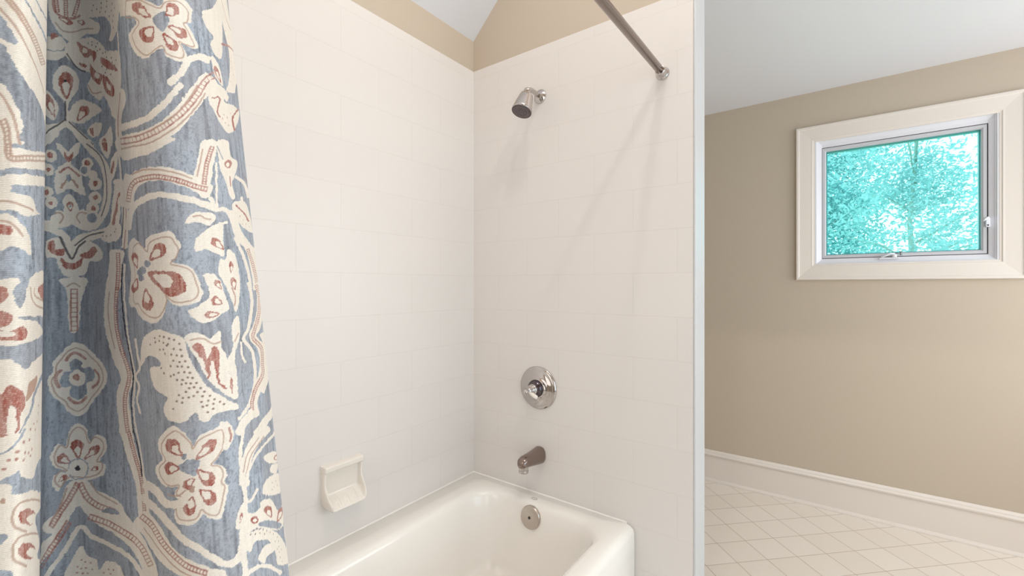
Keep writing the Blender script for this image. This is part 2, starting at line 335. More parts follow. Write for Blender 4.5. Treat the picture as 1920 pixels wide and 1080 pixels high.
bevel(child('outlet', bm, M_CHROME, sp), .0008, 2, 30)

# ------------------------------------------------------------------ soap dish
def dish():
    bm = bmesh.new(); y0, y1, z0, z1 = -.752, -.602, .508, .660; ny, nz = 76, 76; g = []
    sm = lambda t: 0 if t <= 0 else 1 if t >= 1 else t*t*(3-2*t)
    for j in range(nz+1):
        v = j/nz; z = z0+(z1-z0)*v; row = []
        for i in range(ny+1):
            u = i/ny
            taper = .008*sm((.35-v)/.35)+.024*(1-math.sqrt(max(0, 1-max(0, (.16-v)/.16)**2)))                      # sides draw in towards the bottom
            y = y0+taper+(y1-y0-2*taper)*u
            # outer shell: a rail at the top, sides swelling to the lip at the bottom
            shell = .018+.034*sm((.62-v)/.50)
            if v > .88: shell = .026
            elif v > .82: shell = .018+.008*sm((v-.82)/.06)
            e = min(u, 1-u)*(y1-y0); et = (1-v)*(z1-z0); eb = v*(z1-z0)
            wall = sm((e-.009)/.008)*sm((et-.021)/.008)*sm((eb-.010)/.014)   # 1 inside the recess
            inner = .006+.034*sm((.36-v)/.22)
            rib = .005*max(0, math.cos(2*math.pi*(u-.5)*4.6))**2*sm((.33-v)/.06)*sm((v-.08)/.06)
            x = shell*(1-wall)+min(shell-.004, inner+rib)*wall
            rnd = min(1, e/.006, et/.005, eb/.012); x *= math.sqrt(max(0, 1-(1-max(0, rnd))**2))
            row.append(bm.verts.new((max(x, .0), y, z)))
        g.append(row)
    for j in range(nz):
        for i in range(ny): bm.faces.new((g[j][i], g[j][i+1], g[j+1][i+1], g[j+1][i]))
    per = g[0]+[r[-1] for r in g[1:]]+g[-1][-2::-1]+[r[0] for r in g[-2:0:-1]]
    bk = [bm.verts.new((-.004, v.co.y, v.co.z)) for v in per]
    for k in range(len(per)): bm.faces.new((per[k], bk[k], bk[(k+1) % len(per)], per[(k+1) % len(per)]))
    bm.faces.new(bk)
    return bm
obj('soap_dish', dish(), M_DISH, smooth=True, label='white ceramic soap dish with a ribbed tray on the side wall above the tub', cat='soap dish')

# ------------------------------------------------------------------ curtain rod
RX, RZ = .8712, 1.984
rod = thing('curtain_rod', 'brushed nickel shower curtain rod running overhead to the tiled end wall', 'curtain rod', (RX, 0, RZ))
bm = bmesh.new(); tube(bm, [(RX, -.022, RZ), (RX, -1.586, RZ)], .0135, 32); child('bar', bm, M_NICKEL, rod)
for s, yy in ((-1, 0), (1, YE)):
    bm = bmesh.new(); lathe(bm, [(0, 0), (.0225, 0), (.0225, .003), (.0205, .007), (.0175, .010), (.0165, .014), (.0175, .020), (.0175, .032), (.0155, .036), (.0130, .036)], (RX, yy, RZ), (0, s, 0), 40)
    child('end_flange', bm, M_CHROME, rod)

# ------------------------------------------------------------------ tree outside the window
def tree(name, loc_, h, spread, n, leafm, label, seed):
    rnd = random.Random(seed); root = thing(name, label, 'tree', loc_, 'trees outside the window')
    bm = bmesh.new()
    trunk = [(0, 0, 0), (.06, .02, h*.35), (-.05, 0, h*.6), (.05, .02, h*.8), (0, 0, h*.98)]
    tube(bm, trunk, [.10, .05, .022, .014, .006], 10)
    for k in range(16):
        z = h*(.42+.5*rnd.random()); a = rnd.random()*6.28; L_ = spread*(.5+.5*rnd.random())
        p = Vector((0, 0, z)); q = p+Vector((math.cos(a)*L_*.5, math.sin(a)*L_*.5, L_*.35)); r = p+Vector((math.cos(a)*L_, math.sin(a)*L_, L_*.5))
        tube(bm, [p, q, r], [.014, .009, .004], 6)
    obj('trunk', bm, M_BARK, root, smooth=True)
    bm = bmesh.new()
    clus = [(Vector((rnd.gauss(0, spread*.42), rnd.gauss(0, spread*.35), h*(.62+rnd.gauss(0, .17)))), spread*(.12+.14*rnd.random())) for _ in range(int(n/46))]
    for c, r in clus:
        for _ in range(46):
            p = c+Vector((rnd.gauss(0, 1), rnd.gauss(0, 1), rnd.gauss(0, .8)))*r*.6
            d = Vector((rnd.uniform(-1, 1), rnd.uniform(-1, 1), rnd.uniform(-1, .6))).normalized(); s = (.022+.02*rnd.random())*(1 if spread < 1.2 else 1.7)
            w = d.orthogonal().normalized()*s*.42; nn = d.cross(w).normalized()*s*.1
            vs = [bm.verts.new(v) for v in (p-d*s, p+w+nn, p+d*s, p-w+nn)]; bm.faces.new(vs)
    o = obj('foliage', bm, leafm, root); o['kind'] = 'stuff'
M_BARK = mat('bark', (170, 180, 172), .8)
def leaf(name, c):
    m = mat(name, c, .5); nt = m.node_tree; b = nt.nodes['Principled BSDF']; t = nt.nodes.new('ShaderNodeBsdfTranslucent'); t.inputs[0].default_value = lin(c)
    mx = nt.nodes.new('ShaderNodeMixShader'); mx.inputs[0].default_value = .45
    nt.links.new(b.outputs[0], mx.inputs[1]); nt.links.new(t.outputs[0], mx.inputs[2]); nt.links.new(mx.outputs[0], nt.nodes['Material Output'].inputs[0]); return m
ML1 = leaf('leaf_bright', (176, 206, 208)); ML2 = leaf('leaf_blue', (154, 198, 201))
tree('leafy_tree', (2.05, 5.2, -2.6), 7.6, .95, 12000, ML1, 'pale green leafy tree nearest the glass, filling most of the window view', 3)
tree('leafy_tree', (.95, 9.8, -2.6), 9.2, 1.5, 20000, ML2, 'leafy tree seen far back through the left half of the window', 8)
tree('leafy_tree', (5.6, 10.6, -2.6), 9.6, 1.6, 20000, ML2, 'leafy tree seen far back through the right edge of the window', 12)
bm = bmesh.new(); box(bm, (-14, 1.8, -2.8), (22, 30, -2.6)); obj('ground', bm, mat('lawn', (120, 160, 110), .9, bump=.3, bscale=6), **ST)

# ------------------------------------------------------------------ shower curtain
CTRL = [(0.8127, -1.5634, 0.8127, -1.5634), (0.8847, -1.5412, 0.8847, -1.5412), (0.9202, -1.5211, 0.9202, -1.5211), (0.9351, -1.5039, 0.9336, -1.505), (0.9291, -1.4934, 0.9253, -1.4961), (0.9025, -1.4844, 0.8973, -1.4883), (0.8598, -1.4788, 0.8546, -1.4826), (0.8073, -1.4741, 0.8028, -1.4774), (0.7748, -1.4695, 0.7726, -1.4712), (0.7661, -1.4611, 0.7661, -1.4611), (0.7733, -1.4495, 0.7808, -1.444), (0.792, -1.4418, 0.8099, -1.4286), (0.8221, -1.4345, 0.8451, -1.4174), (0.8418, -1.4336, 0.8663, -1.4154), (0.8664, -1.4328, 0.8924, -1.4135), (0.8923, -1.426, 0.9206, -1.4051), (0.9035, -1.414, 0.9348, -1.3908), (0.9017, -1.3979, 0.9375, -1.3714), (0.8914, -1.3806, 0.9308, -1.3514), (0.8715, -1.3618, 0.9132, -1.3309), (0.8446, -1.3432, 0.8877, -1.3112), (0.814, -1.326, 0.8571, -1.294), (0.7692, -1.3094, 0.8101, -1.2791), (0.732, -1.3059, 0.7692, -1.2783)]
def curtain_grid(ds=.0008):
    P = np.array(CTRL); n = len(P); Q = np.vstack([2*P[0]-P[1], P, 2*P[-1]-P[-2]]); fine = []
    for i in range(n-1):
        p0, p1, p2, p3 = Q[i], Q[i+1], Q[i+2], Q[i+3]
        for t in np.linspace(0, 1, 40, endpoint=False):
            fine.append(.5*((2*p1)+(-p0+p2)*t+(2*p0-5*p1+4*p2-p3)*t*t+(-p0+3*p1-3*p2+p3)*t**3))
    fine.append(P[-1]); fine = np.array(fine)
    mid = (fine[:, :2]+fine[:, 2:])/2; s = np.r_[0, np.cumsum(np.hypot(*np.diff(mid, axis=0).T))]
    S_ = np.arange(0, s[-1], ds); G = np.stack([np.interp(S_, s, fine[:, k]) for k in range(4)], 1)
    return S_, G
def curtain_xyz(G, Z):
    w = np.clip((1.5-Z)/.5, -.75, 2.2)[:, None]
    x = G[None, :, 0]+w*(G[None, :, 2]-G[None, :, 0]); y = G[None, :, 1]+w*(G[None, :, 3]-G[None, :, 1])
    k = np.clip((Z-1.62)/.34, 0, 1)[:, None]**1.6*.75         # gathers in to the rod at the top
    x = x*(1-k)+RX*k
    k2 = np.clip((.62-Z)/.2, 0, 1)[:, None]; x = x+.03*k2      # hangs outside the tub
    return x, y
S_, G = curtain_grid(.0006)
Z = np.r_[np.arange(.07, .86, .004), np.arange(.86, 1.60, .0006), np.arange(1.60, 1.967, .004)]
X, Y = curtain_xyz(G, Z); nz_, ns = X.shape
#PATTERN_BEGIN
# the printed motifs, plus a cream line for light on a fold edge, drawn on the cloth: (s, z) in 0.1 mm, s = distance along the cloth, z = height
MOTIFS = (
"Fc0,290,15251,1929,301,58,-1978,74,-1946,213,-2557,-2274,486,0,2169,0,1736;Fb0,1112,14292,184,-26,38,-36,36,-51,39,-114,-39,-4,-35,16,-223,63;Fb0,1112,14055,223,-12,35,-51,57,-117,98,-73,260,-90,290,-138,-613,-139,-19,107,-33,119,-39,83,-36,53,-223,90;Fb0,1428,14393,9,-13,10,-12,11,-13,13,-10,15,-11,16,-11,18,-9,21,-9,23,-10,27,-5,31,-7,34,-4,39,-6,43,-2,54,0,76,7,136,28,7,-24,7,-25,7,-25,12,4,-7,24,-8,25,-7,24,-13,23,-67,-1,-125,-26,-64,-3,-50,0,-41,0,-36,5,-31,6,-27,7,-23,7,-20,9,-18,9,-17,11,-15,10,-12,13,-11,10,-10,16;Fb0,1509,14444,17,-7,20,-8,23,-9,27,-3,31,-5,38,0,45,2,62,7,113,28,119,27,12,-22,12,-22,12,-21,8,4,-12,22,-12,21,-12,22,-12,21,-170,-49,-81,-18,-54,-3,-43,-2,-35,2,-30,4,-25,6,-22,5,-20,11;lt70,1357,14339,11,-17,11,-17,11,-16,10,-14,10,-15,10,-19,10,-16,10,-13,13,-17,14,-15,16,-15,18,-14,18,-16,20,-15,21,-16,22,-14,25,-16,28,-16,33,-12;lt70,1370,14360,11,-16,11,-16,11,-16,10,-16,11,-16,11,-13,13,-16,15,-14,17,-15,19,-13,21,-14,24,-12,26,-11,28,-14,31,-13,33,-12,40,-10,46,-10,67,-2;xt50,1358,14340,12,18;xt50,1366,14329,12,18;xt50,1373,14316,12,21;xt50,1381,14306,12,19;xt50,1389,14294,11,21;xt50,1396,14284,12,19;xt50,1403,14272,12,19;xt50,1410,14259,13,22;xt50,1417,14250,13,22;xt50,1424,14237,15,22;xt50,1431,14228,17,21;xt50,1438,14215,19,24;xt50,1447,14205,22,24;xt50,1456,14195,25,25;xt50,1466,14184,28,25;xt50,1477,14173,32,27;xt50,1489,14162,35,29;xt50,1502,14153,38,31;xt50,1515,14143,43,30;xt50,1528,14131,49,34;xt50,1543,14121,54,34;xt50,1557,14110,61,36;xt50,1573,14099,67,39;xt50,1590,14087,75,43;xt50,1607,14078,85,43;xt50,1627,14068,95,46;xt50,1648,14057,111,52;xt50,1673,14048,133,61;lt70,1336,13552,8,-23,6,-22,5,-24,3,-24,1,-26,2,-26;lt70,1359,13568,7,-22,7,-25,5,-27,3,-27,1,-27,2,-26;xt50,1337,13553,21,15;xt50,1345,13529,20,15;xt50,1351,13507,21,13;xt50,1356,13484,21,10;xt50,1359,13459,21,7;xt50,1360,13434,21,6;xt50,1362,13407,21,7;lt70,1334,14273,64,-92,69,-120,139,-108,164,-72;lt70,1297,13775,62,-85,40,-120,24,-148;Fb0,1453,13431,642,143,1,-46,-633,-129;lt70,1363,13409,-1,-26,0,-28,6,-32,20,-16,20,2,19,7,22,7,32,9,45,11,63,13,99,22,269,55,89,11,31,-1;lt70,1383,13412,-1,-26,0,-25,3,-18,8,-6,15,2,17,7,23,7,34,10,45,11,65,15,99,23,324,68,31,-1,31,-1;xt50,1364,13409,18,3;xt50,1363,13388,19,2;xt50,1363,13365,18,4;xt50,1365,13341,17,10;xt50,1373,13317,13,22;xt50,1391,13308,3,27;xt50,1407,13311,0,27;xt50,1422,13316,-1,27;xt50,1439,13321,-1,28;xt50,1461,13328,0,28;xt50,1490,13336,1,28;xt50,1529,13344,1,30;xt50,1580,13357,2,29;xt50,1653,13372,3,31;xt50,1770,13398,6,31;xt50,2026,13446,0,32;xt50,2051,13445,1,32;xt50,2077,13444,0,33;Fb0,1112,13220,224,15,88,31,654,111,0,-46,-648,-102,-94,-36,-224,-15;Fb0,1384,13129,81,33,615,79,8,-192,-447,-45,-103,75,-100,17,-43,1;Fb0,1112,12976,224,13,71,-2,40,-29,194,36,452,36,10,-384,-403,-39,-170,-41,-58,-80,-45,35,-19,34,-71,-9,-225,16,0,169,225,-6,59,28,123,-44,-18,115,-62,80,-49,46,-54,13,-224,-13;Fr0,1311,12894,68,-5,17,-33,-23,-27,-62,5;lt70,1311,13038,61,5,67,-17,101,-19;lt70,1311,12919,73,-13,56,-80;Fr0,1298,12486,73,0,-3,-60,-31,-50,-39,0;Fb0,1402,12503,58,1,-4,-97,-29,-51,-24,53;lt70,1514,12486,29,-81,128,-51,421,-32;lt70,1573,12485,43,-64,445,-49;Fr0,1664,12494,441,20,6,-132,-341,26;Fr0,1298,12334,76,-6,20,-26,-14,-47,-42,-15,-39,1;Fr0,1403,12223,49,9,36,-47,-44,-35,-58,0,-74,21,0,52,62,-11;Fc0,1325,12213,49,1,26,-12,1,-22,-27,-7,-49,11;Fb0,1462,12301,656,-56,2,-96,-71,0,-324,71,-118,36,-133,18;Fb0,1112,12124,226,-4,90,-7,155,17,466,19,71,0,6,-112,-75,-30,-464,-14,-109,-46,-56,45,-36,39,-48,4,-226,4;Fr0,1299,11808,46,6,42,46,43,-25,37,-88,-29,-88,-27,-114,-112,18;Fc0,1375,11711,24,10,18,-57,-10,-118,-40,8;Ft0,1525,11859,130,13,-31,-68,-144,-69,6,69;Fb0,2065,11877,-9,-23,-177,1,-96,-8,-59,-12,-44,-15,-35,-15,-30,-16,-25,-16,-20,-17,-15,-20,-7,-21,-6,-20,-12,-18,-15,-17,-15,-15,-16,-15,-14,-15,-13,-17,-11,-15,-10,-16,-10,-15,10,-10,11,15,13,16,14,14,15,16,17,14,18,16,19,15,20,17,16,19,7,20,9,20,17,18,25,16,31,16,41,14,50,13,72,10,221,-10,10,23,9,24,9,23;Fb0,1461,11558"
",-13,-15,-10,-16,-10,-16,-9,-15,-10,-13,-11,-12,-12,-10,-13,-9,-13,-9,-14,-9,-14,-8,-15,-7,-16,-5,-17,-5,3,-13,17,5,17,5,16,7,14,8,14,9,14,9,13,9,12,11,12,11,11,15,11,15,12,17,13,15,15,15;.r108,1459,11469;.r108,1419,11422;.r108,1379,11380;.r108,1508,11381;.r108,1555,11393;.r108,1459,11355;.r108,1358,11326;.r108,1535,11354;.r108,1415,11374;.r108,1471,11397;.r108,1518,11467;.r96,1691,11604;.r96,1711,11656;.r96,1671,11552;.r96,1588,11555;.r96,1619,11506;.r96,1531,11534;Fb0,1196,11263,143,-2,86,36,16,-50,144,-57,155,61,444,-104,13,-217,-348,66,-309,123,-133,30,-18,67,-49,11,-144,-6;Fr0,1662,10885,-65,-14,-98,30,-56,45,-16,47,15,32,55,-11,97,-58;Fc0,1684,10865,-43,-7,-77,26,-53,33,-17,32,17,13,51,-13,77,-42;lt70,1864,10923,-375,150,-76,-12,-15,-63,15,-67,79,-69;Fr0,1674,10642,-69,-10,-102,39,-59,52,-16,49,15,30,58,-17,101,-67;Fc0,1699,10619,-47,-2,-82,33,-54,37,-19,33,17,15,54,-19,82,-52;lt70,1940,10642,-448,203,-78,-5,-15,-62,15,-67,81,-78;Fb0,1272,10921,105,-19,-37,-59,-68,2;Fb0,1687,10893,502,-151,20,-355,-66,-22,-409,207,131,38,-172,187;Fb0,1272,10701,118,-36,3,-52,-121,29;Ft0,1366,11118,-4,-12,-10,-3,-9,7,-5,15,5,12,9,3,10,-7;Fc0,3156,15218,425,46,-63,-156,192,-93,111,-73,-53,-64,-213,22,-116,-41,-114,-15,-98,57,-42,69,-29,61;lr70,3188,15235,4,-35,5,-35,4,-35,5,-36;lr70,3213,15252,5,-35,4,-36,5,-37,5,-36;xr50,3189,15235,23,17;xr50,3191,15217,23,13;xr50,3194,15195,23,16;xr50,3196,15176,24,13;xr50,3199,15154,23,16;xr50,3202,15135,23,15;xr50,3204,15114,24,14;xr50,3207,15094,23,14;lr70,3276,15270,1,-41,0,-40,1,-41,1,-41,0,-41;lr70,3308,15276,1,-40,0,-41,1,-41,1,-40,0,-41;xr50,3277,15270,29,6;xr50,3278,15248,29,6;xr50,3278,15225,29,6;xr50,3278,15202,29,6;xr50,3279,15180,29,6;xr50,3279,15157,29,6;xr50,3280,15134,29,6;xr50,3280,15113,29,5;xr50,3280,15090,29,5;xr50,3281,15067,29,5;lr70,3453,15285,-21,-37,-18,-38,-18,-38,-16,-39,-15,-39;lr70,3508,15271,-24,-36,-23,-36,-21,-37,-19,-38,-18,-37;xr50,3455,15284,51,-13;xr50,3443,15264,49,-12;xr50,3432,15243,47,-11;xr50,3421,15222,46,-10;xr50,3411,15201,44,-10;xr50,3401,15180,42,-9;xr50,3392,15159,40,-9;xr50,3383,15137,38,-8;xr50,3375,15116,36,-8;xr50,3366,15094,35,-7;lr119,3184,15234,6,-110,37,-45,101,-18,142,27;Fr0,3227,15054,39,-30,43,-21,41,2,14,8,-2,14,-28,25,-52,8;Fc0,3244,15049,21,-16,21,-9,20,2,7,4,-2,7,-13,12,-25,4;Fr0,3426,15039,39,-28,43,-18,41,5,13,9,-1,12,-26,22,-52,6;Fc0,3443,15036,20,-15,23,-10,20,3,7,5,-1,7,-13,11,-26,2;lt70,3206,14995,56,-59,93,0,155,20,193,-22;Fc0,3015,14739,201,136,82,-60,-49,-63,-86,-37,-143,-37;Fr0,3163,14852,22,36,37,-7,-48,-67;Fc0,3494,15098,114,162,674,-189,-56,-229,-99,-63,-153,-21,48,126,-97,109,-213,43;.k84,3693,15106;.k84,3777,15101;.k84,3862,15095;.k84,3960,15085;.k84,4082,15073;.k84,3833,15064;.k84,3930,15043;.k84,4053,15022;.k84,4155,15010;.k84,3723,15150;.k84,3866,15138;.k84,3967,15132;.k84,4099,14959;.k84,4071,14918;.k84,4079,14856;.k84,4001,14987;Fc0,3298,14815,87,45,264,1,178,-95,88,-79,313,-131,-104,-502,-156,-1,-60,114,-81,112,-92,-28,-178,151,87,105,-195,70,-99,65,-65,69;Fr0,3410,14848,91,-45,138,-55,101,-54,-64,-78,-18,66,-118,2,-84,72;Fr0,3618,14611,95,-89,110,-43,-53,-79,-86,38,-63,71;Fr0,3847,14475,154,-127,-7,-99,-119,47,-55,108;Fr0,3816,14643,160,-81,165,-114,-197,60,-134,74;Fr0,3451,14641,107,-35,-24,-16,-84,25;Fc0,3504,14778,76,-28,-14,-31,-68,14;Fc0,3701,14517,65,-29,-13,-35,-55,21;Fc0,3885,14406,66,-61,-15,-34,-45,38;.k84,3598,14811;.k84,3666,14782;.k84,3734,14758;.k84,3800,14721;.k84,3669,14813;.k84,3759,14785;.k84,3891,14678;.k84,3908,14626;.k84,3994,14602;.k84,4101,14556;.k84,3843,14676;.k84,4002,14557;.k84,3753,14717;.k84,3820,14555;.k84,3898,14516;.k84,3964,14454;.k84,3870,14490;.k84,4056,14520;lt70,3569,14414,83,-86,134,-6;lk70,3297,14726,98,-122,137,-59;Fc0,2889,14581,383,166,3,-51,-90,-66,-296,-97;Fc0,3272,14610,106,-51,57,-109,-46,-102,-71,-80,-7,-102,61,92,145,21,259,-118,-162,-57,-183,-51,-89,19,121,-109,175,-127,-179,12,-168,169,-85,-109,-84,-101,-270,-59,9,126,365,178,54,85,-10,125,-64,63,-28,115,28,100;Fr0,3293,14"
"285,50,106,19,92,-46,55,-33,7,-29,-20,-33,-69,21,-82;Fc0,3292,14321,25,56,9,48,-23,28,-16,4,-16,-10,-18,-36,12,-44;Fk0,3297,14464,-4,-11,-10,-6,-11,3,-4,10,5,11,10,6,10,-3;Fr0,3399,14077,94,34,73,37,2,50,-22,21,-39,7,-69,-15,-30,-58;Fc0,3416,14098,49,18,36,20,0,25,-10,11,-19,4,-35,-9,-16,-30;Fc0,2877,14278,228,44,81,-42,40,-114,-40,-100,-78,9,-239,-38;Fr0,3201,14090,-5,95,-16,76,-40,27,-34,-9,-33,-31,-1,-58,77,-45;Fc0,3191,14119,-2,48,-9,41,-18,14,-11,-1,-7,-13,0,-31,21,-28;lk70,3281,14264,1,-184;lk70,3280,14092,-94,-95,-76,-83;lk70,3316,14070,129,-107,172,-119;Fc0,3631,14045,139,-21,-61,-94,-107,-15,-70,69;Fr0,3569,14000,59,1,7,-70,-43,16;Fc0,3727,13890,111,38,79,58,5,-181,-201,23;Fr0,3756,13862,57,25,27,-72,-87,10;Fc0,3454,13864,56,-57,63,-59,72,-54,55,-52,31,-57,18,-62,6,-62,-7,-62,-16,-62,-21,-62,-30,-58,-45,-51,-51,-43,-60,-21,-68,7,-58,21,-44,42,-48,-55,50,-50,78,-30,106,-8,112,36,78,58,58,63,38,67,24,66,18,67,10,68,-7,71,-21,71,-42,72,-69,65,-73,55,-61,56,-61,59;Fc0,2724,13006,388,35,71,9,51,1,61,20,54,46,-37,54,-41,-38,-41,-14,-46,-1,-73,-10,-388,-40;lk70,3516,13858,188,-117,82,-158,1,-251,-96,-170;Fc0,3206,13858,29,-83,54,-84,-74,-72,-19,-105,10,-139,59,21,45,35,103,-45,73,-15,-39,106,-21,103,-64,64,-38,50,83,91,19,89,-81,-32,-41,-60,-47,53;Fr0,3267,13785,43,-41,48,47,-15,-65,-37,-36,-30,26;Fr0,3235,13570,18,22,19,19,20,11,22,-5,21,-15,21,-19,21,-21,24,-21,17,15,-24,21,-23,21,-23,20,-26,18,-31,6,-28,-14,-20,-22,-18,-23;Ft0,3246,13428,14,27,15,27,16,25,18,16,20,-10,18,-22,18,-25,19,-25,17,10,-20,26,-19,26,-22,24,-32,14,-27,-22,-18,-27,-15,-28,-14,-28;Fb0,3282,13538,29,34,24,-38,-25,-45;Fc0,3603,13663,-28,-37,-61,-13,-55,19,-21,40,23,39,58,14,61,-20;Fc0,3566,13600,-27,-37,-55,-13,-51,18,-18,38,21,37,52,14,56,-18;Fc0,3723,13465,-33,-43,-71,-14,-67,23,-26,46,30,43,72,15,70,-24;Fc0,3670,13548,-23,-30,-52,-11,-48,17,-19,33,22,32,51,10,51,-17;Fc0,3714,13331,-34,-43,-69,-15,-66,22,-25,46,29,44,70,15,68,-23;Fc0,3663,13239,-30,-42,-66,-15,-60,20,-23,44,26,43,64,15,64,-21;Fc0,3214,13732,-14,-45,-33,-26,-52,2,-46,31,45,53,52,34,34,-8;Fc0,3195,13602,-13,-44,-37,-26,-84,-2,-203,2,202,77,84,37,38,-6;Fc0,3185,13386,-13,-43,-43,-26,-138,-6,-173,16,167,62,144,42,43,-7;Fc0,3216,13290,-12,-43,-31,-22,-42,10,-31,35,30,46,43,25,31,-12;Fc0,3539,13155,-34,-53,-70,-21,-59,23,-21,54,23,54,62,22,70,-24;Fc0,3273,13152,-18,-51,-38,-24,-37,17,-16,47,16,53,37,25,39,-17;Fc0,3422,13145,-22,-45,-47,-19,-41,18,-16,44,17,46,42,20,47,-19;Fc0,3330,13132,-17,-46,-39,-20,-35,16,-14,44,14,46,36,21,39,-17;Fc0,3673,13137,-38,-54,-83,-20,-75,25,-28,57,32,55,79,21,82,-27;Fr0,3564,13674,-15,-21,-34,-7,-31,10,-11,22,13,22,32,7,33,-11;Fr0,3664,13474,-13,-17,-29,-6,-28,10,-10,18,13,17,28,6,28,-9;Fr0,3654,13338,-13,-17,-27,-6,-28,9,-10,18,12,17,28,6,28,-8;Fr0,3614,13235,-11,-16,-24,-5,-24,7,-9,17,11,15,24,6,24,-8;Fr0,3184,13728,-7,-21,-16,-13,-21,1,-11,17,11,22,21,15,16,-3;Fr0,3165,13594,-6,-15,-15,-10,-19,2,-10,12,10,16,19,10,15,-2;Fr0,3156,13378,-8,-20,-22,-11,-36,1,-22,13,22,20,35,15,23,-3;Fr0,3184,13282,-5,-15,-11,-7,-13,3,-6,13,6,15,13,9,11,-4;Ft0,3634,13339,-5,-9,-15,-2,-13,4,-6,9,6,9,15,3,13,-5;Fb0,3515,13602,-15,-22,-33,-9,-31,11,-12,24,13,23,32,9,33,-11;Fb0,3627,13145,-22,-33,-51,-12,-47,15,-18,35,20,34,50,12,49,-16;Fb0,3207,13200,-7,-24,-17,-12,-19,7,-9,22,9,24,19,12,17,-7;Fc0,3309,13386,61,-75,32,-89,67,-78,-139,-51,-96,46,31,92,-5,88;Fr0,3314,13214,22,37,9,33,-17,22,-14,4,-13,-5,-16,-23,8,-32;Fc0,3314,13227,11,20,5,17,-9,11,-7,2,-7,-2,-8,-12,4,-17;Fb0,3323,13259,-3,-7,-6,-4,-7,3,-2,7,2,8,7,3,6,-3;lt70,3406,13107,-32,51,35,45,78,-8;lt70,3234,13101,25,53,-25,43,-37,-11;Fc0,3930,13706,81,33,-4,-92,-97,-144,-49,-4,13,138;Fr0,3921,13657,19,-27,-49,-88,-14,45;Fc0,3713,13854,185,-21,-54,-143,-86,71;Fr0,3754,13850,77,-9,-3,-87,-46,30;Fc0,3362,12809,26,65,50,38,83,19,106,16,129,15,134,49,82,80,23,82,17,72,37,70,43,75,-11,81,-168,9,7,-71,-25,-68,-30,-76,-16,-77,-14,-68,-47,-50,-79,-30,-105,-11,-110,-16,-101,-27,-70,-64,-30,-82;Fc0,3354,12836,-19,57,-23,60,-36,53,-4"
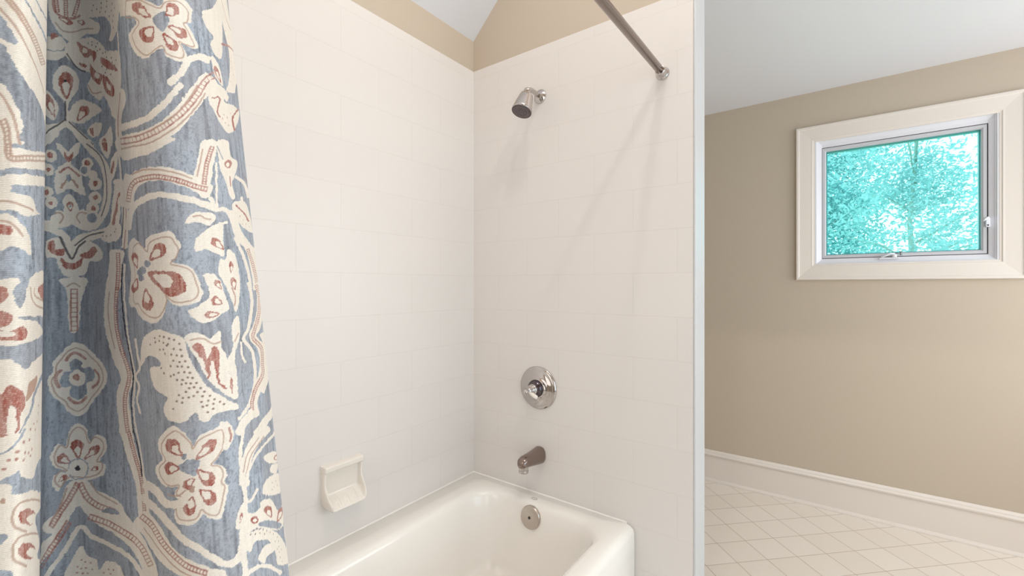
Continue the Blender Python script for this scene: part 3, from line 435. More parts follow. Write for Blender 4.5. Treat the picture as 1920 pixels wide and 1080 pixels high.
"5,34,-43,21,-57,9,-390,-28,-11,-56,377,21,65,-7,37,-18,33,-25,24,-38,18,-51,17,-55;Fc0,3676,12960,167,69,137,42,8,-98,-112,-58,-144,-1;Fr0,3882,13062,15,29,12,29,12,29,15,29,13,29,14,29,13,28,16,29,13,28,14,28,-41,8,-15,-28,-13,-29,-12,-29,-15,-28,-12,-29,-14,-29,-12,-29,-14,-29,-12,-29,-14,-29;lk70,3351,12889,145,89,222,31;.k72,3697,12972;.k72,3755,12970;.k72,3819,12974;.k72,3884,13002;.k72,3907,13026;Fc0,3119,12901,69,57,55,-15,84,-131,75,84,125,30,124,-66,36,-77,-80,-52,-104,1,-35,-99,-121,-54,-85,28,-47,101,-9,56,-86,11;Fr0,3151,12911,41,20,14,-85,62,9,-10,-60,-70,6,-46,53;Fr0,3397,12800,102,31,62,50,48,-46,-71,-62,-111,-9;Fr0,3241,12772,42,-44,48,-12,103,48,-36,-82,-84,-26,-62,37;lk100,3234,12962,39,-100,53,-101,62,115,73,51;Fc0,3238,12569,235,0,-47,-141,-29,-102,-22,-243,-76,-2,-10,271,-18,115;lr70,3314,12467,0,-40,0,-39,-1,-40,0,-40,0,-39,-1,-40,0,-40,0,-40,1,-39,0,-40;lr70,3369,12467,-1,-40,0,-40,-1,-39,-1,-40,0,-40,-1,-39,0,-40,0,-39,0,-40,1,-39;xr50,3317,12467,49,0;xr50,3316,12423,50,0;xr50,3316,12379,49,0;xr50,3316,12335,48,-1;xr50,3315,12291,49,-1;xr50,3315,12247,48,-1;xr50,3314,12203,48,0;xr50,3315,12158,47,1;xr50,3315,12114,48,1;xr50,3315,12070,48,1;lt70,3281,12492,54,32,59,-32;Fc0,3351,11955,96,-38,69,-63,90,-73,61,-85,-2,-102,-65,-92,-100,-108,-67,-98,-80,-47,-73,52,-23,59,-59,73,-36,96,-15,90,34,56,8,100,43,70,46,74;lt59,3351,11906,82,-34,57,-53,75,-64,50,-74,-1,-87,-53,-80,-83,-91,-56,-84,-69,-41,-63,45,-20,51,-52,60,-29,82,-9,77,24,50,7,86,37,62,41,64,62,31;Fb0,3302,11765,47,33,50,-35,3,-51,81,7,43,-62,-33,-65,-61,-27,7,-96,-63,-54,-62,15,-19,67,15,44,-66,-4,-11,67,25,68,48,22;Fc0,3432,11615,-24,-59,-52,-23,-46,26,-18,58,19,57,47,23,52,-25;Fr0,3377,11622,-8,-22,-18,-8,-18,9,-7,22,7,22,18,8,19,-9;Ft0,3362,11622,-4,-9,-7,-3,-8,4,-3,9,3,9,8,3,8,-4;lr130,3277,11791,30,50,48,14,76,-54;lr130,3223,11536,-18,72,6,49,25,36;lr130,3290,11427,33,-40,53,-8,54,51;lr130,3525,11695,46,-55,-14,-64,-60,-48;Fc0,3327,10652,81,-3,93,-97,258,-95,80,-99,159,-115,181,-92,164,-108,13,-112,-262,-101,-121,136,-137,105,-176,81,-145,56,-112,108,-50,72,-48,-79,-83,-186,-78,-160,-469,21,-92,0,419,51,50,87,135,22,-110,126,137,84,41,193;Fc0,3173,10899,41,101,51,-29,23,131,64,80,71,-46,40,-127,61,68,91,-31,11,-100,-84,-123,65,-19,-21,-91,-102,-63,-76,-16,-136,9,-50,-92,-44,88,36,80,50,4,-74,74;lt59,3195,10891,35,90,45,-24,21,116,57,70,62,-41,34,-112,52,60,78,-29,9,-88,-71,-107,55,-18,-18,-80,-86,-54,-66,-13,-120,7,-45,-82,-39,75,32,73,44,5,-65,64,-14,88;Fr0,3356,10839,34,75,11,66,-33,40,-23,8,-21,-11,-24,-44,17,-64;Fc0,3355,10866,17,39,5,33,-16,22,-12,4,-11,-6,-13,-23,9,-33;Fr0,3403,10835,69,29,58,39,22,48,-4,19,-21,6,-50,-16,-41,-54;Fc0,3421,10853,36,15,29,20,11,25,-3,10,-10,3,-24,-8,-21,-28;Fr0,3304,10805,-24,61,-27,37,-28,-8,-11,-16,-1,-24,11,-43,34,-14;Fc0,3291,10814,-13,32,-14,20,-15,-5,-6,-9,-1,-12,7,-22,18,-7;Fr0,3462,10728,32,-4,26,6,9,22,-3,13,-8,8,-22,5,-19,-19;Fc0,3471,10733,17,-2,13,3,4,11,-1,7,-4,4,-12,3,-9,-10;Fr0,3218,10638,27,2,22,13,7,25,-2,12,-7,7,-19,-1,-15,-24;Fc0,3225,10644,15,2,11,6,3,13,-1,6,-4,4,-9,0,-8,-12;Fb0,3285,10756,10,28,12,24,18,16,22,10,24,1,23,-11,20,-19,13,-26,4,-30,-4,-31,-11,-29,-16,-23,-24,-11,-24,-3,-23,6,-19,18,-17,22,-6,-8,18,-23,21,-19,26,-7,27,3,26,13,20,27,12,32,4,34,-4,33,-14,29,-23,22,-27,12,-28,-1,-24,-10,-20,-18,-13,-27,-10,-28;Fc0,3417,10749,-20,-52,-43,-21,-39,24,-16,54,17,51,40,19,43,-23;Fk0,3332,10735,20,43,20,-29,-10,-25;lr70,3337,10616,-14,-31,-13,-32,-13,-31,-14,-30,-13,-30,-13,-28,-14,-28,-13,-27,-13,-28,-13,-26,-12,-27,-12,-25,-14,-26;lr70,3364,10595,-14,-32,-14,-32,-14,-32,-14,-31,-14,-31,-15,-29,-14,-29,-14,-29,-13,-27,-13,-28,-12,-27,-11,-27,-12,-28;xr50,3338,10615,25,-19;xr50,3328,10591,24,-20;xr50,3317,10567,24,-20;xr50,3307,10543,23,-21;xr50,3297,10519,23,-21;xr50,3287,10496,22,-22;xr50,3277,10473,21,-22;xr50,3266,10451,21,-24;xr50,3256,10429,20,-24;xr50,3245,10408,20,-25;xr50,3235,10386,20,-24;xr50,3225,10365,19,-24;xr50,3215,10345,19,-25;xr50,3206,10324,19,-25;xr50,3197,10304,1"
"9,-27;xr50,3188,10284,19,-28;xr50,3178,10265,20,-29;xr50,3168,10246,21,-29;lr70,3348,10596,13,-37,13,-38,15,-37,21,-36,27,-29,30,-24,33,-19,37,-15,40,-10,41,-7,43,-6;lr70,3384,10615,13,-37,13,-35,15,-33,18,-29,23,-24,27,-20,31,-17,34,-12,38,-9,42,-7,43,-5;xr50,3350,10597,32,17;xr50,3360,10565,33,18;xr50,3371,10534,33,18;xr50,3383,10502,33,21;xr50,3398,10471,32,26;xr50,3417,10442,29,32;xr50,3440,10418,27,36;xr50,3466,10398,24,38;xr50,3493,10382,23,40;xr50,3523,10368,20,42;xr50,3556,10358,18,43;xr50,3591,10351,17,44;xr50,3625,10345,17,44;xr50,3662,10340,18,45;lr70,3270,10256,-13,-30,-13,-30,-13,-30,-12,-27,-13,-27,-14,-24,-14,-24,-16,-23,-19,-22,-24,-18,-34,-14,-56,-5,-142,31;lr70,3296,10228,-13,-31,-14,-30,-14,-31,-13,-30,-14,-28,-14,-26,-13,-26,-13,-24,-12,-26,-14,-24,-17,-21,-23,-21,-32,-13;xr50,3271,10255,24,-26;xr50,3260,10229,23,-26;xr50,3248,10203,23,-27;xr50,3237,10177,23,-27;xr50,3226,10152,22,-28;xr50,3216,10128,20,-30;xr50,3204,10107,20,-32;xr50,3192,10085,21,-33;xr50,3180,10065,21,-36;xr50,3166,10043,24,-34;xr50,3152,10024,27,-37;xr50,3134,10007,33,-42;xr50,3110,9992,44,-46;xr50,3077,9980,60,-53;xr50,3026,9976,90,-66;xr50,2913,10001,173,-103;lr70,3428,10262,33,-10,33,-10,35,-9,36,-9,36,-9,36,-12,37,-14,41,-13,42,-12,44,-11,42,-12,40,-13,40,-15,35,-19,33,-19,30,-22,27,-25,31,-24,36,-21,40,-17;lr70,3442,10309,33,-10,35,-9,37,-9,39,-9,39,-10,40,-13,42,-13,42,-13,45,-11,45,-12,46,-11,48,-14,44,-16,42,-20,43,-18,48,-19,48,-16,39,-20,35,-21,37,-20;xr50,3429,10264,12,43;xr50,3458,10255,13,43;xr50,3489,10246,14,43;xr50,3520,10238,16,44;xr50,3552,10230,18,44;xr50,3585,10222,21,43;xr50,3618,10211,25,43;xr50,3652,10200,27,42;xr50,3686,10188,32,43;xr50,3724,10176,32,43;xr50,3762,10165,33,43;xr50,3802,10155,35,44;xr50,3841,10145,38,43;xr50,3880,10133,42,43;xr50,3915,10119,47,42;xr50,3948,10103,53,42;xr50,3978,10085,60,42;xr50,4007,10066,73,45;xr50,4033,10045,91,49;xr50,4060,10025,105,55;xr50,4090,10003,110,56;xr50,4124,9984,106,57;xr50,4160,9969,104,53;lt70,3454,10625,71,-110,199,-76;lt70,3272,10569,-42,-169,-56,-129;Fb0,3642,10390,93,-24,-18,-28,-173,1;Fc0,3038,9716,53,2,33,14,23,16,17,23,14,23,13,24,12,26,13,23,15,23,16,26,16,28,14,31,13,32,13,33,13,32,14,31,15,30,16,23,15,6,16,-17,19,-27,23,-31,30,-23,33,-15,34,-12,34,-10,36,-11,36,-12,38,-12,40,-12,39,-12,39,-14,37,-16,33,-19,32,-20,30,-23,29,-24,24,-25,21,-27,21,-27,21,-29,97,51,-34,21,-31,24,-30,25,-31,25,-31,24,-33,23,-36,22,-38,19,-41,18,-43,14,-45,13,-42,11,-41,12,-39,12,-38,11,-36,10,-34,12,-31,12,-24,18,-21,26,-22,31,-35,27,-38,-11,-24,-32,-16,-32,-14,-33,-13,-32,-12,-33,-12,-29,-13,-29,-13,-25,-15,-23,-15,-23,-15,-24,-15,-24,-17,-19,-23,-20,-32,-15,-50,-5,-110,23,-253,84;Fc0,3276,9676,35,211,59,113,47,-93,77,-33,11,-101,60,92,96,15,81,-66,-23,-106;.r84,3368,9869;.r84,3338,9807;.r84,3365,9786;.r84,3400,9792;.r84,3437,9844;.r84,3396,9849;.r84,3375,9741;.r84,3414,9741;.r84,3447,9781;.r84,3337,9750;.r84,3595,9799;.r84,3643,9801;.r84,3549,9760;.r84,3613,9758;Fc0,4153,14926,9,-33,5,-31,4,-32,8,-31,2,-31,5,-31,-2,-28,2,-32,-4,-28,0,-30,-6,-28,-2,-28,-4,-30,-10,-27,-8,-27,-12,-27,-20,-22,-18,-26,-18,-25,-17,-26,-18,-26,30,-8,18,25,20,24,25,23,19,25,15,25,10,28,11,27,5,28,7,29,2,28,2,30,4,28,0,30,3,29,-3,30,-1,30,-6,31,-3,31,-3,31,-8,32,-4,31;Fc0,4097,14280,36,-53,13,-43,-41,-30,-56,-33,-31,-45,-16,-49,-6,-50,-4,-49,2,-49,1,-49,3,-49,152,-20,-6,49,-1,47,-2,47,4,47,14,43,20,40,33,35,62,30,52,39,-11,57,-39,55;lr100,4164,14238,-41,-87,-64,-132,-18,-217;Fc0,4017,13731,3,-32,3,-33,5,-33,2,-32,0,-33,4,-32,0,-32,4,-33,33,-3,0,32,-1,33,-4,32,-1,32,-2,33,-6,33,-3,33,-6,32;Fc0,3996,13479,-22,-30,-17,-32,-13,-32,-8,-33,-10,-33,-9,-33,31,-3,10,32,8,33,10,32,14,31,17,30,24,29;Fc0,4169,13509,-49,-39,-36,-45,-18,-48,-15,-47,-9,-48,-7,-47,-9,-49,-3,-49,-3,-48,-1,-48,-5,-47,-9,-47,-8,-48,-8,-48,124,-8,14,47,18,47,12,47,12,48,2,47,2,47,9,46,8,46,10,46,11,45,18,45,20,43,35,39,46,38;lr100,4288,13403,-114,-105,-57,-187,-56,-167,-35,-108;lk100,4093,13392,-39,-227,-54,-218;Fc0,3807,12838,-32,-117,-2"
"9,-117,-26,-118,200,-12,29,115,33,115,40,112;Fc0,3732,12517,-40,-104,-24,-108,-8,-110,12,-109,29,-103,32,-100,39,-101,59,-87,28,-72,-57,-90,-23,-116,8,-107,12,-101,13,-100,181,38,-14,98,-12,97,-8,93,19,89,79,112,-47,111,-64,87,-39,89,-32,95,-29,94,-12,94,10,95,25,96,43,96;Fc0,3809,11141,26,-85,28,-86,31,-84,37,-81,37,-78,30,-75,5,-83,1,-89,4,-88,2,-90,254,83,-1,86,-5,84,-1,87,-9,89,-51,76,-65,69,-63,69,-40,77,-31,81,-28,83;lr70,3893,12803,-2,-38,-1,-37,0,-37,-4,-37,-5,-37,-6,-37,-8,-37,-8,-37,-7,-37;lr70,3945,12802,-2,-37,-2,-37,0,-37,-4,-38,-5,-37,-7,-38,-8,-37,-8,-37,-8,-37;xr50,3895,12802,47,0;xr50,3894,12782,47,-1;xr50,3894,12761,47,-1;xr50,3893,12740,47,-1;xr50,3893,12719,46,0;xr50,3892,12698,46,0;xr50,3890,12677,47,0;xr50,3889,12656,46,0;xr50,3886,12636,47,-2;xr50,3883,12615,47,-2;xr50,3880,12594,46,-2;xr50,3876,12573,46,-2;xr50,3872,12552,46,-2;xr50,3868,12531,44,-1;xr50,3864,12511,44,-2;xr50,3858,12490,45,-2;xr50,3854,12468,45,-1;lr70,3850,12481,-8,-37,-8,-37,-7,-37,-5,-37,-5,-38,-4,-37,-3,-38,0,-38,3,-37,4,-37,6,-37,6,-37,8,-36,10,-37,12,-35,16,-35,16,-34,16,-34,17,-34,17,-33,14,-33,9,-34,2,-33,-13,-36,-16,-36,-19,-37,-19,-38,-11,-39,-9,-38,-4,-39,-1,-37,2,-37,2,-37,3,-36,4,-36,5,-36,4,-37;lr70,3899,12479,-8,-37,-8,-37,-8,-36,-4,-37,-6,-37,-4,-37,-3,-36,0,-36,2,-36,5,-37,5,-36,6,-36,8,-35,11,-35,12,-34,14,-34,16,-34,19,-33,17,-34,16,-34,18,-34,11,-36,0,-39,-15,-40,-17,-38,-21,-37,-19,-37,-11,-36,-9,-36,-4,-36,-1,-36,1,-36,5,-36,3,-37,3,-35,4,-36,4,-36;xr50,3852,12481,45,-2;xr50,3848,12460,44,-2;xr50,3843,12438,45,-1;xr50,3839,12417,45,-2;xr50,3835,12395,44,-1;xr50,3831,12374,44,-1;xr50,3828,12352,44,0;xr50,3824,12331,44,-1;xr50,3820,12309,44,0;xr50,3817,12288,44,0;xr50,3815,12266,44,0;xr50,3813,12244,44,1;xr50,3812,12222,43,2;xr50,3812,12200,43,3;xr50,3813,12179,43,3;xr50,3814,12157,44,4;xr50,3817,12136,43,4;xr50,3819,12114,43,5;xr50,3822,12093,43,5;xr50,3825,12072,43,5;xr50,3829,12050,42,7;xr50,3831,12029,45,7;xr50,3836,12008,44,8;xr50,3841,11987,44,8;xr50,3847,11966,44,9;xr50,3854,11946,44,9;xr50,3862,11925,43,10;xr50,3870,11905,44,10;xr50,3879,11885,44,11;xr50,3888,11865,44,11;xr50,3898,11845,44,12;xr50,3908,11826,44,12;xr50,3918,11806,44,12;xr50,3927,11787,45,12;xr50,3937,11768,45,12;xr50,3946,11749,46,11;xr50,3954,11729,47,11;xr50,3961,11710,48,10;xr50,3968,11690,47,9;xr50,3971,11671,47,6;xr50,3968,11652,46,1;xr50,3960,11631,46,0;xr50,3951,11610,45,-1;xr50,3942,11589,44,-2;xr50,3931,11568,43,-3;xr50,3920,11546,43,-3;xr50,3909,11525,42,-3;xr50,3899,11502,43,-1;xr50,3892,11480,43,1;xr50,3886,11458,43,1;xr50,3881,11436,43,2;xr50,3878,11413,43,4;xr50,3877,11391,43,5;xr50,3875,11369,44,6;xr50,3875,11348,45,6;xr50,3877,11327,44,7;xr50,3878,11305,44,8;xr50,3880,11284,44,8;xr50,3882,11263,44,8;xr50,3884,11242,44,8;xr50,3887,11221,42,8;xr50,3889,11200,42,9;xr50,3891,11179,43,9;xr50,3894,11158,42,9;xr50,3896,11138,42,8;lr70,3910,11137,12,-35,11,-35,14,-35,12,-35,12,-34,13,-36,16,-33,16,-33,15,-33,17,-33,11,-34,10,-34,10,-34,5,-36,5,-36,3,-35,3,-38,5,-34,2,-37,3,-37;lr70,3952,11150,14,-35,12,-35,12,-34,15,-35,13,-34,14,-34,18,-32,19,-33,20,-31,23,-31,17,-33,17,-32,9,-36,6,-34,5,-35,7,-36,3,-35,2,-37,2,-35,2,-37;xr50,3912,11138,38,12;xr50,3918,11120,40,11;xr50,3924,11102,40,11;xr50,3930,11084,40,12;xr50,3936,11066,41,12;xr50,3942,11048,41,12;xr50,3950,11030,39,12;xr50,3956,11012,40,13;xr50,3963,10994,39,13;xr50,3969,10976,40,13;xr50,3975,10959,43,13;xr50,3982,10941,43,13;xr50,3989,10923,43,14;xr50,3996,10906,45,15;xr50,4004,10888,45,15;xr50,4014,10871,45,16;xr50,4022,10855,50,17;xr50,4030,10838,52,17;xr50,4038,10821,55,18;xr50,4045,10805,58,18;xr50,4052,10787,60,19;xr50,4061,10771,59,19;xr50,4066,10753,66,21;xr50,4071,10736,67,20;xr50,4075,10718,69,20;xr50,4079,10699,70,22;xr50,4082,10682,70,21;xr50,4085,10664,71,21;xr50,4088,10645,71,21;xr50,4090,10627,75,23;xr50,4092,10609,75,22;xr50,4097,10591,72,21;xr50,4099,10572,71,23;xr50,4100,10554,72,22;xr50,4101,10535,72,22;xr50,4103,10516,71,22;xr50,4104,10497,72,24;xr50,4105,1048"
"0,72,22;xr50,4106,10460,72,23;xr50,4108,10441,71,23;lt70,3755,12442,-30,-151,14,-189,53,-186;Fk0,3971,12702,-5,-30,-6,-31,-5,-30,-6,-31,-6,-31,-3,-30,-4,-31,-1,-31,-2,-31,1,-31,-1,-31,2,-30,0,-31,3,-31,1,-30,4,-31,3,-30,5,-31,4,-30,4,-30,7,-30,5,-30,7,-30,5,-30,8,-30,8,-30,6,-29,9,-30,6,-29,9,-29,6,-30,7,-29,4,-29,5,-30,-4,-30,-4,-31,-11,-31,-11,-31,-12,-32,-10,-31,-6,-32,-4,-31,-1,-31,-1,-31,1,-30,0,-31,2,-30,0,-31,2,-30,1,-30,2,-31,19,4,-2,30,-1,31,-2,30,0,30,-2,30,0,31,-1,30,1,31,1,30,5,31,8,31,9,31,13,32,12,31,12,32,5,31,4,32,-5,29,-5,30,-8,29,-7,30,-9,29,-7,29,-10,30,-6,29,-9,29,-5,30,-8,30,-5,30,-7,30,-4,30,-7,29,-4,31,-5,30,-3,30,-4,30,-1,31,-3,30,0,31,-2,30,1,31,-1,31,3,30,0,31,4,30,4,31,5,31,7,30,5,31,7,30,5,30;Fc0,4006,12702,-4,-31,-6,-30,-4,-31,-5,-30,-6,-31,-2,-31,-4,-30,-1,-31,-3,-31,0,-30,-2,-31,1,-31,-1,-30,2,-31,1,-31,3,-30,2,-31,4,-30,2,-30,5,-31,4,-30,6,-30,3,-30,7,-30,4,-30,8,-30,6,-29,9,-29,7,-30,10,-29,8,-29,9,-29,6,-29,5,-28,-2,-31,-7,-30,-10,-31,-6,-31,-10,-32,-7,-31,-9,-32,-7,-31,-4,-31,-2,-31,1,-31,1,-30,5,-30,2,-30,6,-29,3,-30,5,-30,34,8,-3,29,-7,30,-3,29,-6,29,-2,30,-4,30,1,30,1,30,6,31,6,31,11,31,9,32,12,31,7,32,12,31,12,32,0,30,-3,31,-11,29,-8,28,-13,29,-12,28,-9,29,-10,29,-7,30,-9,29,-5,29,-6,30,-5,30,-6,30,-3,30,-6,30,-2,30,-5,30,-1,30,-4,31,0,30,-2,30,1,31,-1,30,2,31,1,30,3,30,1,31,4,30,2,31,6,30,4,31,6,30,7,30,4,31;Fc0,4043,11182,10,-28,9,-29,12,-28,12,-27,9,-27,12,-28,9,-28,10,-27,9,-28,4,-30,7,-27,3,-30,6,-28,3,-30,6,-29,6,-27,2,-30,6,-28,2,-30,38,12,-4,28,-2,30,-5,28,-5,29,-3,29,-5,28,-2,30,-5,29,-3,28,-7,29,-5,29,-10,28,-12,26,-10,28,-14,27,-15,27,-11,28,-13,27,-10,28;Fk0,4005,11153,10,-31,12,-28,10,-29,12,-29,11,-29,12,-28,11,-29,7,-29,8,-29,4,-30,7,-30,3,-30,7,-30,32,10,-4,30,-6,29,-4,30,-8,29,-10,29,-7,30,-13,27,-12,29,-14,28,-12,29,-13,28,-13,28,-10,29;Fc0,4150,12021,8,-29,5,-30,8,-30,5,-30,10,-30,11,-29,16,-28,9,-28,-5,-27,-42,-27,-70,-34,-18,-36,35,-27,38,-22,15,-25,-15,-29,-34,-34,-25,-35,-6,-33,8,-31,18,-27,20,-27,17,-27,53,14,-16,26,-15,28,-16,26,-11,28,7,29,25,33,27,33,17,35,-19,29,-31,24,-31,22,11,25,55,28,55,34,12,35,-14,30,-15,27,-15,28,-9,29,-5,29,-7,30,-4,30,-7,30;Fc0,4375,15026,238,-59,180,-83,77,-16,46,68,110,59,77,-4,41,-48,-25,-108,-41,-34,44,-58,57,-116,-95,-33,-68,-1,38,-71,-18,-79,-75,-17,-69,18,-26,63,-69,-39,-99,-51,-140,82,-79,124,13,54,119,63,-78,76,-188,61;lt59,4469,14962,183,-37,150,-68,67,-13,40,58,94,48,64,-7,36,-42,-22,-93,-33,-28,37,-54,47,-101,-79,-27,-58,1,34,-63,-16,-69,-64,-14,-60,18,-24,55,-59,-34,-86,-47,-113,68,-64,106,8,48,98,60,-64,64,-136,39,20,132;Fb0,4803,14917,52,5,-13,-49,-31,0;Fb0,4801,14749,97,74,37,-30,-12,-76,-41,-66,-57,37;Fr0,4789,14749,-39,76,-56,60,-79,26,-40,-1,-11,-19,32,-58,94,-53;Fc0,4765,14767,-21,41,-27,30,-40,11,-16,-2,-4,-10,12,-28,45,-25;Fr0,4910,14787,63,25,43,40,-3,44,-13,17,-24,5,-43,-15,-17,-48;Fc0,4923,14803,32,12,21,21,-1,23,-8,9,-10,3,-23,-8,-9,-24;Fr0,4804,14687,-89,-10,-74,-19,11,-54,29,-30,40,-18,63,1,22,53;Fc0,4791,14670,-48,-6,-32,-12,4,-27,12,-15,19,-9,33,1,10,28;Fr0,4922,14709,39,-48,44,-25,49,22,19,22,3,24,-23,30,-61,-8;Fc0,4942,14702,20,-25,22,-13,26,10,8,11,2,13,-11,15,-30,-2;Fr0,4876,14638,13,-77,24,-55,43,-5,22,12,11,25,-5,51,-44,27;Fc0,4890,14619,7,-39,13,-28,21,-4,12,5,5,13,-1,27,-24,15;Fc0,4282,15071,143,-51,-2,-104,-82,-55,-47,77;Fc0,4142,13900,167,-18,141,-11,96,1,84,9,72,16,57,27,45,33,39,37,35,40,32,44,31,45,32,46,34,51,-38,23,-31,-46,-31,-45,-33,-44,-32,-39,-34,-37,-41,-33,-45,-28,-58,-21,-68,-13,-81,-7,-99,1,-155,17,-167,20;Fc0,4907,14188,37,42,36,48,38,51,34,59,31,53,37,44,46,31,51,14,68,15,50,83,-83,-20,-80,-27,-76,-53,-55,-63,-35,-62,-27,-50,-34,-44,-34,-42,-36,-40;Fc0,4082,13691,420,-29,235,24,144,81,112,126,108,154,118,164,196,193,-182,34,-145,-176,-99,-157,-85,-125,-97,-94,-139,-55,-236,-9,-430,41;Fc0,4021,13854,746,-92,147,-14,-157,-98,-162,-37,-321,3,-204,59;lr70,4099,13789,119,-17,116,-16,95,-11,73,-4,64,1,56,6,52,8,44,10,39,13,35,16,31,17,29,21,27,22,25,24,25,25,25,27,25,30,25,31,25,33,26,36"
",27,37,25,38,25,39,27,40,26,42,25,44,28,37,38,40,50,42,60,48;lr70,4087,13841,117,-16,113,-17,100,-13,70,-5,60,0,53,4,49,8,46,8,39,12,36,14,32,16,28,19,27,20,25,22,24,25,23,24,23,28,24,29,23,30,23,32,24,34,21,34,23,38,24,37,22,39,24,40,33,48,42,48,50,46,59,46;xr50,4102,13791,-14,48;xr50,4217,13775,-12,47;xr50,4333,13758,-15,47;xr50,4428,13747,-10,45;xr50,4501,13743,-15,45;xr50,4565,13745,-20,43;xr50,4621,13750,-19,42;xr50,4673,13758,-22,41;xr50,4717,13768,-22,41;xr50,4756,13781,-20,39;xr50,4791,13797,-20,37;xr50,4822,13814,-19,36;xr50,4851,13834,-21,35;xr50,4878,13856,-21,33;xr50,4903,13880,-20,32;xr50,4928,13906,-21,30;xr50,4953,13933,-22,29;xr50,4977,13962,-24,26;xr50,5003,13993,-26,24;xr50,5027,14026,-27,21;xr50,5054,14061,-30,18;xr50,5080,14097,-33,17;xr50,5105,14137,-36,11;xr50,5130,14176,-38,10;xr50,5157,14216,-42,8;xr50,5183,14258,-45,4;xr50,5208,14300,-46,4;xr50,5236,14340,-43,10;xr50,5274,14377,-37,20;xr50,5323,14420,-36,23;xr50,5384,14468,-41,21;lt70,4099,13744,542,-40,240,107,176,202,148,223;lt70,4701,13805,186,108,133,179,108,182;Fc0,5269,15019,178,137,277,290,-16,-252,-133,-430,-144,-77,-86,55,67,114,-86,27,-54,41;Fb0,5296,15123,78,36,0,-63,-87,-40;Fc0,5650,15406,13,-60,13,-61,15,-62,22,-60,42,-49,38,-49,45,-46,29,-55,3,-68,-21,-83,-41,-90,-57,-94,-74,-101,-71,-98,346,127,139,133,389,232,15,86,25,91,14,89,2,86,7,91,-10,82,-1,85,-251,-39,-104,21,-40,54,-30,59,-27,61;lr70,5771,15436,170,-109,215,1;lr100,5603,14895,330,143,567,174;.r84,5654,14775;.r84,5741,14778;.r84,5920,14876;.r84,6142,14966;.r84,5600,14668;.r84,5712,14696;.r84,5913,14803;.r84,6133,14888;.r84,5619,14598;.r84,5768,14667;.r84,5988,14766;.r84,5639,14541;.r84,5804,14614;.r84,5709,15140;.r84,5805,15138;Fc0,5339,14643,104,-6,67,-88,7,-107,-114,5,-53,74;Fr0,5472,14454,-4,66,-23,49,-45,9,-22,-5,-14,-19,-3,-41,40,-34;Fc0,5454,14468,0,35,-12,26,-22,8,-16,-7,-6,-8,-1,-22,22,-19;Fc0,5280,14389,170,28,172,-2,-119,-129,366,98,262,19,-347,-278,-247,-136,-161,45,-88,90,-52,65;Fr0,5286,14221,47,24,49,25,23,-4,-15,-32,-23,-39,-21,-37,-11,-38,13,-24,23,-17,28,17,-24,17,-11,21,8,31,21,36,25,39,20,42,-39,8,-66,-30,-48,-27;Fr0,6009,14406,-121,-72,-112,-69,-75,-59,-26,-45,2,-31,18,-25,21,-25,64,26,-23,24,-13,26,-8,29,27,39,78,57,111,67,144,81;.r84,5471,14146;.r84,5546,14148;.r84,5658,14229;.r84,5486,14074;.r84,5563,14075;.r84,5436,14094;Fc0,5527,14388,128,13,-62,-78,-66,0;Fc0,4314,13189,72,91,69,70,116,31,126,8,102,-6,82,-19,76,-23,75,-28,79,-40,83,121,-97,38,-94,26,-86,22,-94,19,-131,7,-197,-9,-303,-40,-160,-104,-56,-110;Fc0,5130,13780,160,49,-67,-226,-48,-192,-24,-123,-61,53,-65,88,40,157;lr70,4262,13249,26,33,25,31,26,30,34,25,48,17,56,10,57,5,54,4,52,1,48,0,43,-2,37,-4,34,-4,30,-5,30,-6,28,-5,27,-7,25,-7,27,-7,28,-7,28,-7,31,-4,34,-2,35,0;lr70,4155,13267,26,32,23,34,26,33,51,30,84,21,83,12,70,6,62,3,57,1,52,0,46,-3,40,-3,34,-5,32,-5,30,-5,29,-6,27,-6,27,-7,28,-7,27,-7,29,-6,30,-3,32,-1,35,1;xr50,4256,13250,-96,15;xr50,4278,13274,-100,16;xr50,4294,13297,-98,16;xr50,4312,13320,-100,18;xr50,4332,13341,-100,21;xr50,4356,13361,-95,24;xr50,4388,13376,-77,28;xr50,4423,13388,-46,29;xr50,4465,13395,-28,31;xr50,4507,13399,-17,31;xr50,4548,13403,-12,31;xr50,4588,13406,-7,30;xr50,4626,13407,-4,30;xr50,4662,13407,0,30;xr50,4696,13406,2,31;xr50,4727,13405,4,30;xr50,4755,13402,6,31;xr50,4781,13399,6,31;xr50,4806,13396,6,30;xr50,4828,13392,7,31;xr50,4849,13388,8,31;xr50,4870,13384,9,31;xr50,4890,13380,9,30;xr50,4910,13376,9,30;xr50,4930,13371,9,30;xr50,4948,13365,11,31;xr50,4967,13360,12,31;xr50,4987,13355,11,31;xr50,5006,13350,13,31;xr50,5028,13345,12,32;xr50,5051,13342,11,33;xr50,5075,13340,10,33;xr50,5100,13339,9,34;xr50,5125,13341,10,32;lr70,5209,13760,-18,-37,-17,-38,-16,-38,-14,-37,-11,-37,-10,-36,-9,-36,-8,-35,-6,-36,-8,-34;lr70,5247,13763,-20,-39,-18,-39,-17,-37,-13,-37,-13,-35,-11,-35,-9,-36,-9,-36,-6,-35,-8,-36;xr50,5210,13761,35,1;xr50,5199,13735,34,2;xr50,5188,13710,33,2;xr50,5175,13686,32,-1;xr50,5165,13661,31,0;xr50,5156,13636,30,0;xr50,5147,13611,30,1;xr50,5137,13586,3"
